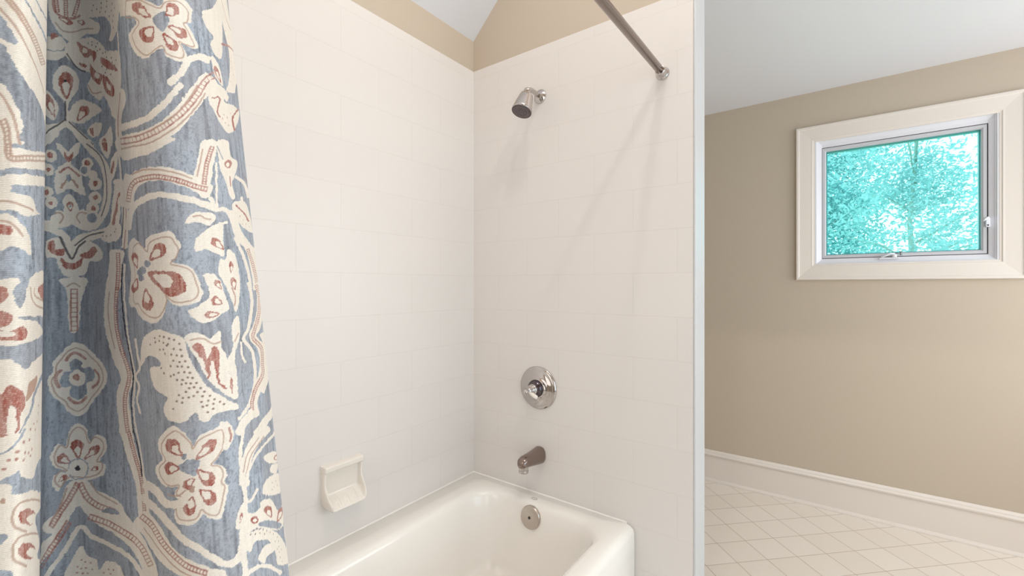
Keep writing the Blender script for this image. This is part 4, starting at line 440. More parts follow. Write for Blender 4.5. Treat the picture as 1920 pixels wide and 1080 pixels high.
"0,1;xr50,5130,13562,30,1;xr50,5124,13537,30,3;xr50,5119,13513,29,3;xr50,5112,13489,31,4;xr50,5107,13466,29,3;xr50,5103,13442,28,3;xr50,5098,13419,28,3;xr50,5094,13396,27,2;lt70,4362,13475,217,15,203,-15,142,-26,86,-26;lt70,5123,13706,-42,-151,-26,-99;Fc0,4233,13001,32,49,39,47,43,41,62,33,70,24,74,19,69,16,66,8,58,2,50,-3,45,-6,42,-5,40,-6,40,-6,39,-7,42,-10,43,-11,49,-10,51,-10,31,59,-55,9,-51,9,-46,11,-45,9,-44,6,-41,6,-42,5,-43,5,-46,5,-56,4,-69,-2,-83,-10,-89,-16,-97,-22,-129,-27,-96,-43,-58,-50,-35,-51,-32,-51;Fc0,4933,13035,55,87,85,25,97,1,25,-43,-73,-72,-78,15;lt70,4997,13095,53,18,41,-23,47,0;Fc0,4162,12884,163,35,137,-68,56,-25,33,76,145,44,127,8,37,-56,30,-55,-30,-80,-50,-65,93,-22,70,-46,32,-102,15,-104,-45,-68,-94,-23,-80,12,-64,58,8,-56,-53,-102,-88,-61,-136,7,-166,54,-96,62,-92,-2,-47,54,43,122,55,144,-40,134;lt59,4274,12841,135,32,96,-57,48,-22,27,67,124,40,110,7,34,-49,26,-49,-25,-70,-46,-58,83,-19,63,-41,28,-89,11,-91,-38,-59,-83,-21,-70,10,-58,51,8,-49,-47,-90,-75,-53,-116,7,-119,50,-76,54,-81,-2,-43,47,42,105,45,125,-32,116,29,108;Fr0,4570,12719,124,18,69,32,11,53,-11,25,-27,12,-70,-6,-56,-55;Fc0,4602,12737,64,9,41,17,8,27,-8,13,-17,6,-40,-2,-27,-29;Fr0,4347,12651,30,59,1,50,-62,32,-46,7,-35,-9,-32,-36,47,-50;Fc0,4337,12672,16,30,-1,26,-34,17,-24,3,-18,-5,-18,-18,28,-26;Fr0,4529,12613,132,-125,114,-76,93,19,30,34,7,49,-37,87,-115,23;Fc0,4603,12592,64,-65,63,-40,57,10,19,18,3,25,-22,45,-69,12;Fr0,4485,12476,-59,-78,-19,-67,64,-39,38,-5,37,13,39,47,-30,62;Fc0,4487,12449,-29,-40,-7,-35,30,-20,22,-3,18,7,21,24,-16,33;Fr0,4328,12569,-111,-43,-65,-43,20,-34,32,-10,41,4,78,26,21,46;Fc0,4313,12551,-62,-22,-34,-22,9,-18,17,-5,23,2,43,13,9,24;Fb0,4586,12687,-16,-21,-36,-8,-39,9,-14,22,19,20,40,8,34,-9;Fb0,4517,12631,-23,-24,-47,-10,-57,11,-20,25,30,24,54,9,47,-11;Fb0,4477,12568,-14,-18,-40,-7,-40,8,-21,18,24,18,46,7,34,-8;Fb0,4439,12609,-14,-16,-44,-7,-43,8,-17,17,21,16,49,6,36,-8;Fc0,4993,12848,21,70,119,106,134,45,-16,-126,-6,-174,-96,30,-91,19,-64,-30;Fr0,5252,12833,-29,55,-33,37,-44,0,-17,-10,-7,-18,9,-36,47,-20;Fc0,5231,12845,-12,28,-18,20,-24,0,-11,-5,-3,-10,5,-19,25,-10;Fc0,5036,12595,82,10,68,-76,19,-84,39,-152,-87,-44,-73,-50,-83,-18,-58,40,-39,67,68,32,98,86,-5,99;Fr0,5179,12469,2,42,-11,33,-25,10,-13,-2,-9,-11,-2,-27,23,-24;Fc0,5173,12481,0,22,-5,17,-14,5,-7,-1,-4,-6,-2,-14,13,-12;Fr0,5180,12343,-26,45,-27,24,-32,-14,-13,-16,-3,-19,13,-32,35,-2;Fc0,5165,12349,-12,23,-16,13,-16,-8,-8,-8,-1,-10,6,-16,20,-1;Fr0,5141,12254,-50,20,-41,6,-25,-21,-6,-16,6,-14,28,-16,39,13;Fc0,5122,12252,-26,11,-22,3,-13,-11,-3,-8,3,-7,16,-9,21,7;Fc0,5294,12836,108,-41,49,-150,-7,-165,-57,-151,-57,-78,-41,107,-76,171,-46,95,26,108,70,14;Fr0,5312,12616,30,43,17,38,-13,26,-13,5,-13,-6,-20,-26,0,-38;Fc0,5316,12632,15,22,8,20,-8,13,-6,3,-7,-3,-9,-14,0,-19;Fr0,5352,12455,23,52,8,45,-36,24,-22,3,-20,-9,-16,-32,20,-40;Fc0,5349,12473,11,27,2,23,-16,13,-12,1,-9,-5,-10,-16,11,-21;lr100,5306,12480,36,-87,-22,-73;Fc0,5193,13167,45,8,44,6,38,-3,25,-19,21,-28,17,-32,16,-31,15,-34,11,-36,20,-36,39,-33,72,-23,97,-15,120,-11,172,-7,326,3,34,45,-198,8,-203,3,-152,6,-106,12,-67,16,-34,26,-24,31,-13,34,-14,37,-27,33,-22,33,-27,33,-49,27,-69,6,-56,-9,-48,-8;Fc0,5218,13048,38,11,43,12,46,12,-6,24,-45,-13,-42,-12,-36,-11;Fc0,5409,12953,21,-27,26,-26,27,-27,23,-28,28,-28,22,-29,24,-29,17,-31,20,-32,12,-32,18,-32,10,-33,7,-34,9,-33,-4,-34,-6,-34,106,1,8,36,4,35,-2,36,-20,35,-13,34,-14,34,-24,33,-19,33,-21,32,-31,31,-28,30,-33,29,-27,28,-31,27,-30,27,-23,27;Fc0,5369,13197,15,-56,17,-57,25,-59,48,-55,81,-46,89,-40,70,-47,41,-56,28,-62,23,-63,16,-65,6,-66,15,-67,430,9,3,72,-2,72,0,73,1,73,-8,73,-199,60,-147,56,-166,41,-109,38,-54,46,-35,53,-22,56,-21,58;lr70,5721,12867,36,-37,47,-37,37,-39,33,-40,33,-40,31,-41,29,-42,9,-43,15,-44,13,-43;lr70,5833,12885,47,-38,50,-38,46,-40,42,-41,43,-42,47,-42,64,-44,85,-44,1,-47,-3,-46;xr50,5726,12868,102,16;xr50,5749,12851,98,16;xr50,5765,12834,103,16;xr50,5782,12817,118,16;xr50,5799,12800,123,16;xr50,5815,12783,128,15;xr5"
"0,5831,12765,132,15;xr50,5846,12747,136,14;xr50,5860,12729,139,14;xr50,5885,12711,132,13;xr50,5899,12693,136,12;xr50,5913,12674,139,12;xr50,5927,12656,144,10;xr50,5940,12637,150,10;xr50,5953,12618,158,9;xr50,5964,12599,170,9;xr50,5975,12579,184,8;xr50,5984,12560,203,7;xr50,5991,12540,237,7;xr50,5997,12521,259,5;xr50,6002,12501,255,4;xr50,6006,12481,247,3;xr50,6011,12461,243,2;Fc0,5281,13828,227,73,28,-134,193,-13,-147,-171,-84,-98,42,-120,-106,-24,-68,139,-65,108,-5,122;Fr0,5546,13692,-37,-38,-69,-29,-52,-3,-16,22,27,34,58,28,66,7;Fc0,5485,13668,-13,-16,-33,-15,-27,-1,-10,10,14,18,32,14,29,2;lr119,5464,13541,-4,-78;lb100,5293,13782,67,-91;Fc0,5244,13621,-4,-33,-2,-30,-5,-32,-2,-31,-4,-32,-2,-31,-4,-31,-4,-32,-2,-32,-4,-30,-2,-32,-4,-31,-2,-31,24,5,1,31,5,31,4,32,2,31,5,32,2,31,4,32,2,31,5,32,5,33,2,30,5,33,2,32;Fc0,5140,13279,9,-29,11,-28,15,-28,12,-27,41,23,-14,27,-14,26,-10,28,-12,28;Fc0,5454,13283,215,73,256,19,149,-98,148,-173,-468,-26,-248,73;Fr0,5525,13279,57,-13,70,-12,71,-13,69,-17,65,-21,71,-22,75,17,-76,22,-77,21,-81,16,-87,12,-70,12,-60,12;.r84,5618,13194;.r84,5711,13168;.r84,5807,13140;.r84,5974,13133;.r84,5674,13122;Fc0,5574,13562,76,2,87,3,86,-2,71,-10,45,-21,27,-26,34,-27,38,-26,307,61,-6,36,-7,35,-196,-1,-77,18,-96,12,-128,-4,-120,-8,-88,-4;Fc0,5682,13389,27,-29,21,-31,29,-28,32,-29,117,26,-40,28,-28,31,-35,28,-24,30;lr70,5986,13764,56,-102,319,4;Fc0,4279,11789,52,199,122,89,164,56,144,-33,103,-45,31,-115,61,-163,83,-151,170,-167,38,-74,-95,4,-121,-4,-49,-48,-52,24,-29,71,-53,-65,-85,-21,-105,37,-28,79,45,94,-132,55,-53,78,-10,102,147,31,-34,57,-140,14;.d96,4573,12054;.d96,4642,12072;.d96,4690,12067;.d96,4743,12055;.d96,4786,12044;.d96,4827,12013;.d96,4503,11994;.d96,4577,12017;.d96,4633,12031;.d96,4679,12017;.d96,4728,12010;.d96,4780,11968;.d96,4833,11963;.d96,4714,11996;.d96,4630,11958;.d96,4690,11927;.d96,4839,11909;.d96,4799,11915;.d96,4753,11920;.d96,4768,11870;.d96,4816,11859;.d96,4859,11864;.d96,4875,11812;.d96,4834,11819;.d96,4798,11820;.d96,4739,11825;.d96,4848,11772;.d96,4887,11766;.d96,4804,11769;.d96,4765,11752;.d96,4733,11740;.d96,4789,11708;.d96,4831,11707;.d96,4871,11728;.d96,4903,11720;.d96,4925,11676;.d96,4887,11676;.d96,4854,11678;.d96,4820,11672;.d96,4907,11641;.d96,4950,11630;.d96,4875,11637;.d96,4973,11595;.d96,4927,11599;.d96,4849,11606;.d96,5008,11554;.d96,4960,11558;.d96,4898,11568;.d96,4794,11579;.d96,4822,11556;.d96,4865,11559;.d96,5040,11517;.d96,4994,11514;.d96,4771,11528;.d96,4814,11517;.d96,4948,11511;.d96,5080,11485;.d96,5029,11478;.d96,5111,11459;.d96,4982,11476;.d96,4955,11470;.d96,5026,11438;.d96,4987,11418;.d96,4736,11462;.d96,4673,11960;.d96,4634,11802;.d96,4662,11759;Fb0,4872,12032,27,-13,44,-150,30,-117,49,-88,97,-112,119,-89,-31,-22,-112,92,-93,100,-65,123,-45,162;Fc0,4871,12063,51,40,72,-22,56,-40,84,62,0,-141,39,-101,12,-146,47,-81,12,-163,-127,78,-93,126,-50,100,-38,117,-48,105;Fr0,4923,11984,34,29,40,-58,19,-83,50,98,41,-52,3,-94,-20,-103,13,-78,44,-57,-45,25,-35,97,-5,117,-25,12,-20,-138,-18,49,-7,93,-45,82;lt70,4909,12041,82,6,77,-54,67,16;Fr0,5194,11690,14,-51,-11,-106,-20,65;Fc0,5251,12134,97,87,22,-117,-41,-119,-67,-114,-2,-122,-9,-205,-62,171,-14,121,75,110;lt70,5274,11992,64,66;Fc0,5606,12528,19,-32,13,-32,18,-32,7,-32,0,-31,-3,-32,-17,-32,-15,-31,-23,-31,-19,-32,-25,-30,-19,-30,-26,-29,-22,-27,-31,-25,-41,-23,-31,-29,-2,-38,33,-35,45,-28,38,-28,21,-28,15,-32,7,-31,3,-33,6,-32,-2,-31,0,-32,-9,-31,-7,-29,-15,-29,-14,-29,-20,-26,-17,-27,-19,-26,-24,-24,-23,-24,-25,-22,-26,-20,-27,-19,-27,-17,-26,-17,-28,-13,-27,-16,24,-26,27,15,31,14,33,15,33,19,32,19,31,21,30,23,27,25,29,24,22,26,21,28,24,28,16,30,19,29,9,33,10,32,-1,33,3,33,-1,34,-5,33,-15,37,-16,35,-33,37,-47,33,-49,28,-30,24,1,23,29,21,48,23,39,28,28,31,30,30,31,30,24,32,31,32,22,32,28,33,22,35,4,35,-2,35,-10,35,-16,33,-26,33,-16,33;Fc0,5350,11982,-3,-29,-5,-29,-2,-30,-1,-30,10,-32,16,-30,22,-31,34,4,-24,30,-15,29,-9,28,2,29,1,28,3,30,6,29;Fc0,5988,12531,-17,-71,-5,-70,-28,-68,-42,-65,-79,-60,-92,-57,-84,-53,-"
"108,-58,41,-86,132,-64,55,-58,10,-62,-15,-62,-39,-55,-67,-48,-76,-45,-63,-48,-59,-49,-37,-60,-3,-69,15,-68,159,-32,-14,67,-6,59,47,45,82,40,105,42,134,42,147,46,147,55,10,79,-3,81,-220,106,-218,72,-39,41,157,35,180,57,162,65,26,78,10,79,8,77,2,76,8,74;lr70,5916,12500,62,-39,50,-39,13,-41,-15,-41,-28,-41,-36,-41,-44,-39,-56,-37,-63,-34,-54,-35,-59,-34,-51,-33,-44,-37,14,-44,81,-41,89,-39,69,-40,15,-39,-13,-39,-20,-38,-13,-39,1,-41,-2,-39,-51,-27,-70,-21,-71,-19,-60,-23,-43,-27,-38,-28,-27,-31,-25,-32,-14,-35,-3,-39,6,-39;lr70,6084,12511,167,-41,8,-44,3,-46,-2,-46,-12,-46,-93,-41,-81,-40,-73,-39,-69,-37,-83,-34,-73,-34,-54,-33,-50,-30,6,-31,89,-36,109,-43,111,-54,17,-47,-13,-42,-26,-38,-16,-40,2,-42,-16,-42,-62,-32,-97,-21,-87,-17,-67,-20,-47,-25,-41,-26,-30,-29,-27,-30,-11,-33,-3,-36,2,-37;xr50,5923,12501,152,10;xr50,5952,12482,169,9;xr50,5983,12463,229,8;xr50,6011,12444,242,6;xr50,6033,12424,224,4;xr50,6046,12405,214,1;xr50,6048,12385,213,-2;xr50,6042,12365,218,-4;xr50,6033,12345,226,-6;xr50,6021,12324,231,-7;xr50,6007,12304,242,-9;xr50,5990,12284,256,-11;xr50,5972,12265,205,-11;xr50,5952,12246,175,-11;xr50,5930,12227,158,-12;xr50,5904,12208,148,-12;xr50,5888,12190,129,-13;xr50,5857,12172,123,-13;xr50,5826,12155,115,-14;xr50,5793,12139,107,-15;xr50,5762,12122,98,-14;xr50,5732,12106,100,-16;xr50,5703,12090,93,-16;xr50,5683,12073,80,-15;xr50,5657,12057,75,-14;xr50,5634,12040,71,-14;xr50,5614,12024,67,-14;xr50,5591,12006,72,-11;xr50,5589,11983,69,0;xr50,5617,11960,61,7;xr50,5655,11940,66,9;xr50,5696,11921,73,10;xr50,5740,11903,84,7;xr50,5784,11884,90,5;xr50,5823,11864,113,-1;xr50,5849,11845,132,-9;xr50,5861,11826,142,-14;xr50,5864,11807,145,-18;xr50,5861,11787,144,-19;xr50,5853,11769,143,-21;xr50,5853,11749,130,-20;xr50,5842,11731,128,-20;xr50,5833,11712,126,-19;xr50,5827,11692,125,-19;xr50,5826,11672,124,-19;xr50,5827,11652,125,-19;xr50,5826,11632,125,-20;xr50,5818,11615,124,-23;xr50,5802,11600,118,-25;xr50,5776,11587,105,-27;xr50,5750,11574,82,-25;xr50,5711,11565,80,-27;xr50,5678,11556,72,-27;xr50,5639,11547,64,-25;xr50,5610,11537,60,-25;xr50,5577,11526,56,-23;xr50,5554,11514,55,-22;xr50,5531,11501,53,-20;xr50,5510,11488,51,-20;xr50,5496,11473,50,-19;xr50,5478,11459,49,-18;xr50,5462,11445,48,-17;xr50,5452,11429,47,-16;xr50,5440,11415,45,-16;xr50,5428,11399,45,-16;xr50,5420,11382,44,-13;xr50,5415,11364,48,-13;xr50,5413,11345,47,-12;xr50,5413,11327,47,-12;xr50,5414,11308,47,-11;xr50,5418,11289,44,-10;Fc0,5907,11989,69,-63,72,-63,65,-64,11,-58,-25,-54,-67,-47,-62,-46,-83,-39,-97,-33,-91,-33,-71,-36,187,-63,118,28,149,25,153,34,18,64,18,63,9,64,11,63,-2,65,-10,63,-8,59,-13,59;Fc0,6234,11157,-216,1,-211,10,-140,-5,-105,-15,-77,-19,-73,-22,102,-69,88,15,103,13,144,3,230,-19,163,11,43,48;Fc0,5270,11250,31,12,35,8,47,-1,53,-11,66,-16,0,23,-68,17,-59,11,-51,0,-40,-8,-31,-12;Fc0,5417,11330,-88,-21,-68,-33,-48,-46,-30,-51,72,-51,38,46,47,35,75,21,103,17;Fc0,5066,11307,53,-3,42,-60,-52,-54,-61,18;.r96,5092,11241;.r96,5122,11268;.r96,5125,11231;Fc0,4529,11176,84,80,112,62,78,-42,54,-76,13,-52,51,78,112,44,76,2,-1,-129,-40,-92,-73,-80,59,-31,31,-83,-23,-72,24,-56,-20,-85,-48,-147,-69,18,-48,57,-40,-72,-91,-18,-73,15,-25,89,84,99,-69,38,41,84,-78,-13,-84,1,-89,63,-15,78,109,87,-51,72;lt59,4573,11153,71,70,95,54,69,-39,49,-68,11,-46,47,70,99,40,64,3,0,-116,-35,-83,-64,-73,53,-27,27,-72,-20,-65,21,-51,-16,-76,-43,-134,-62,15,-44,51,-36,-65,-81,-17,-63,15,-20,81,71,88,-59,35,36,75,-69,-10,-72,1,-74,59,-12,70,93,76,-44,65,8,74;Fb0,4728,10970,110,69,59,-7,4,-40,-30,-91,-80,30;Fb0,4823,11061,-8,-19,-18,-8,-18,8,-6,19,9,19,18,8,18,-8;Ft0,4865,10784,-9,-20,-17,-7,-18,9,-6,21,9,21,19,7,16,-10;Fr0,4783,11062,-10,81,-27,57,-63,4,-35,-14,-22,-26,0,-55,72,-27;Fc0,4767,11081,-5,42,-14,29,-31,4,-18,-8,-9,-13,0,-28,34,-16;Fr0,4879,11035,74,21,58,29,23,53,-4,25,-18,15,-49,-4,-44,-56;Fc0,4901,11054,37,11,30,17,11,28,-2,13,-9,7,-25,-3,-22,-30;Fr0,4756,10957,-49,39,-56,13,-50,-35,-17,-27,5,-23,39,-27,64,20;Fc0,4737,10958,-27,20,-28,6,-24,-17,-7,-13,2,-13,17,-14,"
"33,9;Fr0,4882,10950,17,-83,27,-61,42,-13,20,8,9,23,-5,57,-45,43;Fc0,4899,10930,7,-43,15,-32,21,-6,11,5,4,12,-3,30,-23,20;Fr0,4861,10879,-49,-9,-37,-22,-4,-38,8,-17,16,-8,33,3,20,37;Fc0,4849,10868,-24,-5,-18,-11,-2,-19,3,-9,8,-5,17,1,11,20;Fr0,4846,10729,-50,-49,-34,-52,15,-45,18,-14,22,1,36,27,5,58;Fc0,4839,10707,-25,-25,-16,-27,7,-23,8,-8,11,0,19,14,2,31;Fr0,4891,10779,13,-78,23,-57,41,-12,19,9,9,23,-4,54,-41,39;Fc0,4904,10762,7,-42,13,-29,20,-5,11,5,4,12,-2,27,-21,19;Fc0,4122,10668,160,18,112,-6,67,-35,85,-36,117,1,90,33,58,38,-30,56,-54,-36,-59,-23,-60,1,-51,29,-57,44,-107,23,-178,-18;lt70,4610,10722,105,5,75,49;Fc0,4033,10545,103,-11,108,-8,108,-6,82,-18,63,-25,55,-28,53,-28,46,-33,47,-34,47,-32,47,-27,40,-26,35,-32,31,-37,33,-41,35,-40,42,-40,53,-31,55,2,40,33,24,51,13,51,10,54,6,56,4,56,-66,31,-3,-53,-3,-55,-9,-49,-10,-48,-15,-38,-23,-21,-30,-3,-33,17,-33,34,-31,37,-30,39,-32,40,-35,36,-38,29,-37,26,-36,30,-35,35,-39,35,-48,33,-50,30,-57,28,-62,28,-81,19,-114,6,-115,7;Fc0,3908,10284,157,-57,167,-60,206,-57,187,-49,152,-41,109,-57,95,-72,41,134,-93,78,-89,60,-96,52,-103,55,-95,80,-118,94,-267,27;lr70,4028,10367,61,-7,78,3,62,-6,56,-7,46,-15,40,-18,37,-20,36,-21,35,-20,36,-18,36,-18,36,-17,35,-17,33,-17,34,-17,32,-17,32,-16,31,-14,30,-12,27,-14,25,-14,24,-15;lr70,4092,10419,82,2,74,-2,76,-3,57,-12,40,-20,31,-23,28,-23,28,-22,30,-20,31,-19,32,-17,32,-18,31,-18,30,-18,28,-17,28,-18,25,-15,26,-13,26,-13,26,-14,25,-14,24,-16;xr50,4031,10370,58,46;xr50,4082,10364,76,54;xr50,4147,10365,74,53;xr50,4205,10364,81,52;xr50,4255,10358,91,53;xr50,4298,10348,91,49;xr50,4339,10336,82,45;xr50,4372,10321,75,40;xr50,4403,10304,67,38;xr50,4432,10286,61,36;xr50,4461,10269,56,35;xr50,4493,10252,50,36;xr50,4523,10236,49,37;xr50,4553,10221,46,36;xr50,4583,10207,43,36;xr50,4614,10193,38,35;xr50,4642,10179,38,34;xr50,4670,10164,34,34;xr50,4697,10150,30,33;xr50,4725,10136,24,33;xr50,4751,10122,21,34;xr50,4779,10110,15,34;xr50,4803,10099,14,34;xr50,4826,10088,13,34;xr50,4850,10077,11,33;xr50,4871,10065,11,33;xr50,4892,10051,10,33;lt70,4102,10295,296,-70,219,-102,167,-65;Fc0,5256,11204,-7,-27,-9,-28,-7,-28,-7,-29,-8,-27,-6,-29,-8,-27,-4,-29,-4,-31,-4,-29,0,-32,0,-31,1,-30,3,-32,0,-30,3,-30,1,-31,3,-32,1,-30,3,-32,0,-30,-1,-30,1,-30,-2,-27,-7,-26,-7,-27,-9,-24,-9,-24,-10,-25,29,-22,10,24,12,25,9,25,8,26,8,30,2,29,2,32,-2,31,0,31,-1,30,-3,33,-2,31,-3,32,0,30,-3,33,-1,30,-3,32,0,30,0,28,5,30,4,28,7,26,6,29,7,29,9,27,7,27,11,28,8,29,7,28;Fc0,5649,11122,-160,-21,-119,-33,-80,-51,-50,-69,-34,-73,-17,-80,-10,-80,100,-46,13,77,22,71,40,62,62,50,96,36,156,18,270,-11;lt70,5512,11030,-207,-76,-75,-143;lt70,5647,10999,-286,-68,-108,-165;Fc0,6218,10874,-166,19,-147,19,-122,15,-84,2,-76,0,-68,-2,-52,-6,-46,-10,-42,-12,-35,-12,-28,-19,-26,-18,-22,-19,-20,-21,-19,-21,-14,-26,-11,-24,-10,-29,-3,-30,-1,-31,-1,-28,0,-31,6,-37,25,-42,42,5,29,13,26,16,30,13,33,12,-32,26,-31,-13,-27,-16,-23,-15,-25,-13,-17,-10,-6,22,-5,31,-1,29,0,30,3,28,4,28,7,27,11,25,18,21,18,22,20,19,24,20,24,18,33,13,38,14,39,11,53,6,56,5,68,1,84,-2,98,-8,143,-19,217,-41,28,28;Fc0,5096,11287,71,-45,-8,-115,-60,-63,-30,22,33,82;lr100,5137,11240,10,-74,-15,-43;Fc0,5120,10363,27,127,62,61,22,-103,84,-47,80,3,38,44,213,-83,235,-227,304,-80,24,-75,-88,-105,-363,122,-429,245,-111,12,-52,57;Fr0,5614,10196,36,40,-12,50,-79,57,-43,19,-33,4,-23,-23,50,-60;Fc0,5598,10221,17,19,-5,29,-38,26,-27,12,-13,1,-16,-12,26,-30;Fr0,5787,10067,245,-68,164,-16,1,45,-8,14,-52,17,-229,75,-82,-19;Fc0,5828,10069,125,-34,99,-21,30,9,-51,31,-48,22,-91,27,-37,-13;Fr0,5359,10310,-18,-19,-41,11,-30,27,-11,33,16,16,37,-8,35,-29;Fc0,5337,10315,-12,-9,-18,5,-20,17,-5,16,11,9,20,-5,18,-16;Fr0,5158,10390,18,19,15,20,-2,24,-6,8,-8,2,-13,-12,-6,-27;Fc0,5160,10399,12,10,5,12,0,11,-3,6,-4,-2,-7,-4,-3,-15;Fb0,5355,10272,174,-58,445,-261,-150,27,-389,217;Fc0,5231,10090,42,52,91,-26,125,-71,91,-110,59,-121,42,-130,499,-258,-12,122,-212,238,-331,281,-278,160,-149,28,-55,-75;.d84,5278,10254;.d84,5319,10244;.d84,5367,10219;.d84,5418,10185;.d84,547"
"8,10141;.d84,5547,10090;.d84,5624,10032;.d84,5244,10237;.d84,5298,10212;.d84,5360,10185;.d84,5436,10134;.d84,5731,9939;.d84,5762,9881;.d84,5744,9838;.d84,5746,9781;.d84,5757,9720;.d84,5815,9644;.d84,5690,9842;.d84,5655,9939;.d84,5835,9757;.d84,5887,9561;Fc0,5312,9988,91,46,164,-57,99,-110,-210,45,-71,-24,-64,50;Fc0,5572,10813,253,-37,409,-153,12,-97,-500,161;Fr0,5954,10645,249,-88,30,12,6,28,-5,16,-14,9,-24,3,-190,40;Fc0,5999,10636,198,-71,13,6,1,15,-2,8,-7,5,-97,34,-77,13;Fc0,5797,10647,411,-135,-227,-21,-242,111;Fc0,5634,10585,592,-198,-10,-184,-707,267;.d84,5751,10487;.d84,5924,10430;.d84,6191,10335;.d84,5806,10422;.d84,5975,10364;.d84,5725,10430;.d84,6195,10277;Fc0,5180,9900,27,0,29,0,32,-2,33,-8,42,-19,44,-28,50,-38,55,-46,57,-51,67,-62,83,-69,83,-19,-94,78,-76,65,-79,68,-68,57,-64,45,-59,37,-51,22,-42,12,-33,0,-28,0,-26,-4;Fc0,5137,10161,1,-43,1,-43,0,-43,-1,-44,0,-43,-1,-43,51,-28,0,44,0,44,0,44,2,44,-1,44,-1,44;Fc0,6123,9861,-7,-37,-7,-35,-7,-37,38,-61,-9,-35,-7,-34,-5,-37,-2,-40,0,-40,2,-40,3,-43,5,-42,6,-43,7,-46,60,-10,0,40,0,41,0,40,-1,40,0,40,0,40,0,40,6,38,0,40,5,38,0,40,1,40,0,40,0,41")
def lin3(*c): return np.array(lin(c)[:3])
DYE = {'c': lin3(246, 235, 222), 'r': lin3(168, 86, 72), 't': lin3(196, 164, 146), 'k': lin3(78, 72, 78), 'd': lin3(142, 112, 104)}
rng = np.random.default_rng(7)
def vnoise(sx, sz, s, z):
    """smooth value noise with cell sx by sz metres"""
    gx = (s-s.min())/sx; gz = (z-z.min())/sz; T = rng.random((int(gz.max())+3, int(gx.max())+3))
    i = gx.astype(int); j = gz.astype(int); fx = gx-i; fz = gz-j; fx = fx*fx*(3-2*fx); fz = fz*fz*(3-2*fz)
    J, I = j[:, None], i[None]
    a = T[J, I]*(1-fx)+T[J, I+1]*fx; b_ = T[J+1, I]*(1-fx)+T[J+1, I+1]*fx
    return a*(1-fz[:, None])+b_*fz[:, None]
st = vnoise(.0035, .045, S_, Z); st2 = vnoise(.0016, .016, S_, Z); bl = vnoise(.03, .04, S_, Z); wv_ = rng.random((nz_, ns))
darkness = .55*st+.45*st2
sp_ = vnoise(.0013, .0016, S_, Z); sp2 = vnoise(.0011, .004, S_, Z)
ground = lin3(184, 185, 192)[None, None]*(1-.42*np.clip((darkness-.45)*2.2, 0, 1))[..., None]*(.86+.28*bl)[..., None]*(.86+.28*wv_)[..., None]*(1-.38*np.clip((.5*sp_+.5*sp2-.52)*4, 0, 1)*(.35+.65*bl))[..., None]
ground = ground*(1-.12*np.stack([bl, .4*bl, 0*bl], -1))
col = ground.copy()
# ragged, slightly bled edges: the motif lookup is jittered by a fine noise
JS = (vnoise(.0028, .0028, S_, Z)-.5)*.0013+(vnoise(.001, .001, S_, Z)-.5)*.0007; JZ = (vnoise(.0028, .0028, S_, Z)-.5)*.0014
def crs(p, closed, n=5):
    N_p = len(p)
    if N_p < 3: return p
    o = []
    for i in range(N_p if closed else N_p-1):
        g = (lambda k: p[k % N_p]) if closed else (lambda k: p[min(max(k, 0), N_p-1)])
        p0, p1, p2, p3 = g(i-1), g(i), g(i+1), g(i+2)
        for t in np.arange(n)/n: o.append(.5*((2*p1)+(-p0+p2)*t+(2*p0-5*p1+4*p2-p3)*t*t+(-p0+3*p1-3*p2+p3)*t**3))
    if not closed: o.append(p[-1])
    return np.array(o)
def window(p, m):
    i0, i1 = np.searchsorted(S_, p[:, 0].min()-m), np.searchsorted(S_, p[:, 0].max()+m)
    j0, j1 = np.searchsorted(Z, p[:, 1].min()-m), np.searchsorted(Z, p[:, 1].max()+m)
    return i0, i1, j0, j1
def paint(win, cov, code):
    i0, i1, j0, j1 = win; c_ = col[j0:j1, i0:i1]
    if code == 'b': src_ = ground[j0:j1, i0:i1]
    else: src_ = DYE[code][None, None]*(.93+.14*wv_[j0:j1, i0:i1])[..., None]*(.96+.08*st2[j0:j1, i0:i1])[..., None]
    if code == 'r': src_ = src_+(DYE['c']-src_)*(.34*st2+.25*(wv_ > .8))[j0:j1, i0:i1, None]
    c_ += (src_-c_)*cov[..., None]
def fill(p, code):
    w = window(p, .002); i0, i1, j0, j1 = w
    if i1 <= i0 or j1 <= j0: return
    X_ = S_[None, i0:i1]+JS[j0:j1, i0:i1]; Z_ = Z[j0:j1, None]+JZ[j0:j1, i0:i1]; ins = np.zeros(X_.shape, bool)
    q = np.roll(p, -1, 0)
    for (x1, z1), (x2, z2) in zip(p, q):
        if z1 == z2: continue
        ins ^= ((z1 > Z_) != (z2 > Z_)) & (X_ < (x2-x1)*(Z_-z1)/(z2-z1)+x1)
    paint(w, ins.astype(float), code)
def stroke(p, wd, code, op=.85):
    w = window(p, wd*2+.001); i0, i1, j0, j1 = w
    if i1 <= i0 or j1 <= j0: return
    X_ = S_[None, i0:i1]+JS[j0:j1, i0:i1]*.35; Z_ = Z[j0:j1, None]+JZ[j0:j1, i0:i1]*.35; d = np.full(X_.shape, 9.)
    if len(p) == 1: d = np.hypot(X_-p[0, 0], Z_-p[0, 1])
    for a_, b_ in zip(p, p[1:]):
        v = b_-a_; L_ = v@v+1e-12; t = np.clip(((X_-a_[0])*v[0]+(Z_-a_[1])*v[1])/L_, 0, 1)
        d = np.minimum(d, np.hypot(X_-a_[0]-t*v[0], Z_-a_[1]-t*v[1]))
    paint(w, np.clip((wd-d)/.0004+.5, 0, 1)*op, code)
recs = []
for r_ in MOTIFS.split(';'):
    h, *v = r_[2:].split(','); v = np.array(v, float).reshape(-1, 2)/1e4
    recs.append((r_[0], r_[1], int(h)/1e5, np.cumsum(v, 0)))
REP = .655                                            # the print repeats down the cloth
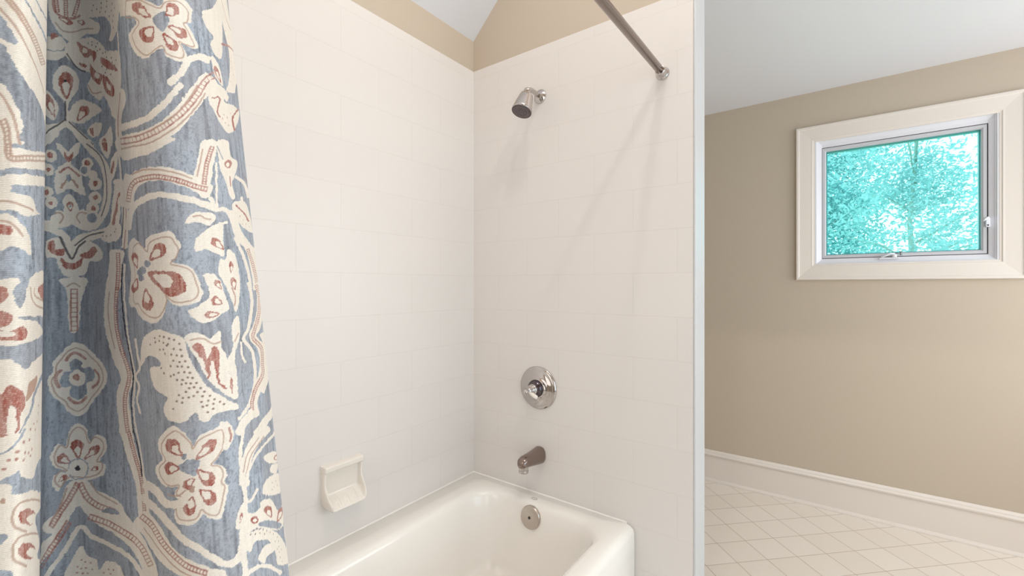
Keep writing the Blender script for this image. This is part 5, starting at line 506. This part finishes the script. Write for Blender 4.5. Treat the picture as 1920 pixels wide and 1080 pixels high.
for dz in (-REP, REP, 0):
    for ty, code, wd, p in recs:
        q = p+np.array([0, dz])
        if dz:                                        # only where the cloth below or above is still bare
            if dz < 0: q = q[q[:, 1] < .925] if q[:, 1].max() > 1.2 else q
            else: q = q[q[:, 1] > 1.575] if q[:, 1].min() < 1.3 else q
            if len(q) < 3 or (ty in 'xl.'): continue
        if q[:, 1].max() < Z[0] or q[:, 1].min() > Z[-1]: continue
        if ty == 'F': fill(crs(q, True), code)
        elif ty == 'l': stroke(crs(q, False, 4), wd, code)
        elif ty == 'x': stroke(q, wd, code, .8)
        else: stroke(q, wd, code, .9)
#PATTERN_END
me = bpy.data.meshes.new('shower_curtain')
co = np.stack([X, Y, np.broadcast_to(Z[:, None], X.shape)], -1).reshape(-1, 3).astype(np.float32)
a = (np.arange(nz_-1)[:, None]*ns+np.arange(ns-1)[None]).ravel(); fa = np.stack([a, a+1, a+ns+1, a+ns], 1).astype(np.int32)
me.vertices.add(len(co)); me.vertices.foreach_set('co', co.ravel())
me.loops.add(fa.size); me.loops.foreach_set('vertex_index', fa.ravel())
me.polygons.add(len(fa)); me.polygons.foreach_set('loop_start', np.arange(0, fa.size, 4, dtype=np.int32))
me.update(calc_edges=True); me.polygons.foreach_set('use_smooth', np.ones(len(fa), bool))
ca = me.color_attributes.new('dye', 'FLOAT_COLOR', 'POINT')
ca.data.foreach_set('color', np.concatenate([col.reshape(-1, 3), np.ones((nz_*ns, 1))], 1).astype(np.float32).ravel())
fu = me.attributes.new('fabric', 'FLOAT_VECTOR', 'POINT')
fu.data.foreach_set('vector', np.stack([np.broadcast_to(S_[None], X.shape), np.broadcast_to(Z[:, None], X.shape), 0*X], -1).astype(np.float32).ravel())
cm = bpy.data.materials.new('printed_linen'); cm.use_nodes = True; nt = cm.node_tree; N = nt.nodes; L = nt.links; b = N['Principled BSDF']
b.inputs['Roughness'].default_value = .85; b.inputs['Specular IOR Level'].default_value = .15
at = N.new('ShaderNodeAttribute'); at.attribute_name = 'dye'; af = N.new('ShaderNodeAttribute'); af.attribute_name = 'fabric'
wv = N.new('ShaderNodeTexWave'); wv.wave_type = 'BANDS'; wv.bands_direction = 'Y'; wv.inputs['Scale'].default_value = 260; wv.inputs['Distortion'].default_value = 3; wv.inputs['Detail'].default_value = 1
L.new(af.outputs['Vector'], wv.inputs['Vector'])
mx = N.new('ShaderNodeMix'); mx.data_type = 'RGBA'; mx.blend_type = 'MULTIPLY'; mx.inputs[0].default_value = .12
L.new(at.outputs['Color'], mx.inputs[6]); L.new(wv.outputs['Color'], mx.inputs[7]); L.new(mx.outputs[2], b.inputs['Base Color'])
bn = N.new('ShaderNodeBump'); bn.inputs['Strength'].default_value = .25; bn.inputs['Distance'].default_value = .0004; L.new(wv.outputs['Fac'], bn.inputs['Height']); L.new(bn.outputs['Normal'], b.inputs['Normal'])
me.materials.append(cm)
cur = bpy.data.objects.new('shower_curtain', me); C.objects.link(cur)
tag(cur, 'blue grey shower curtain printed with cream and rust flowers, bunched beside the tub', 'shower curtain')
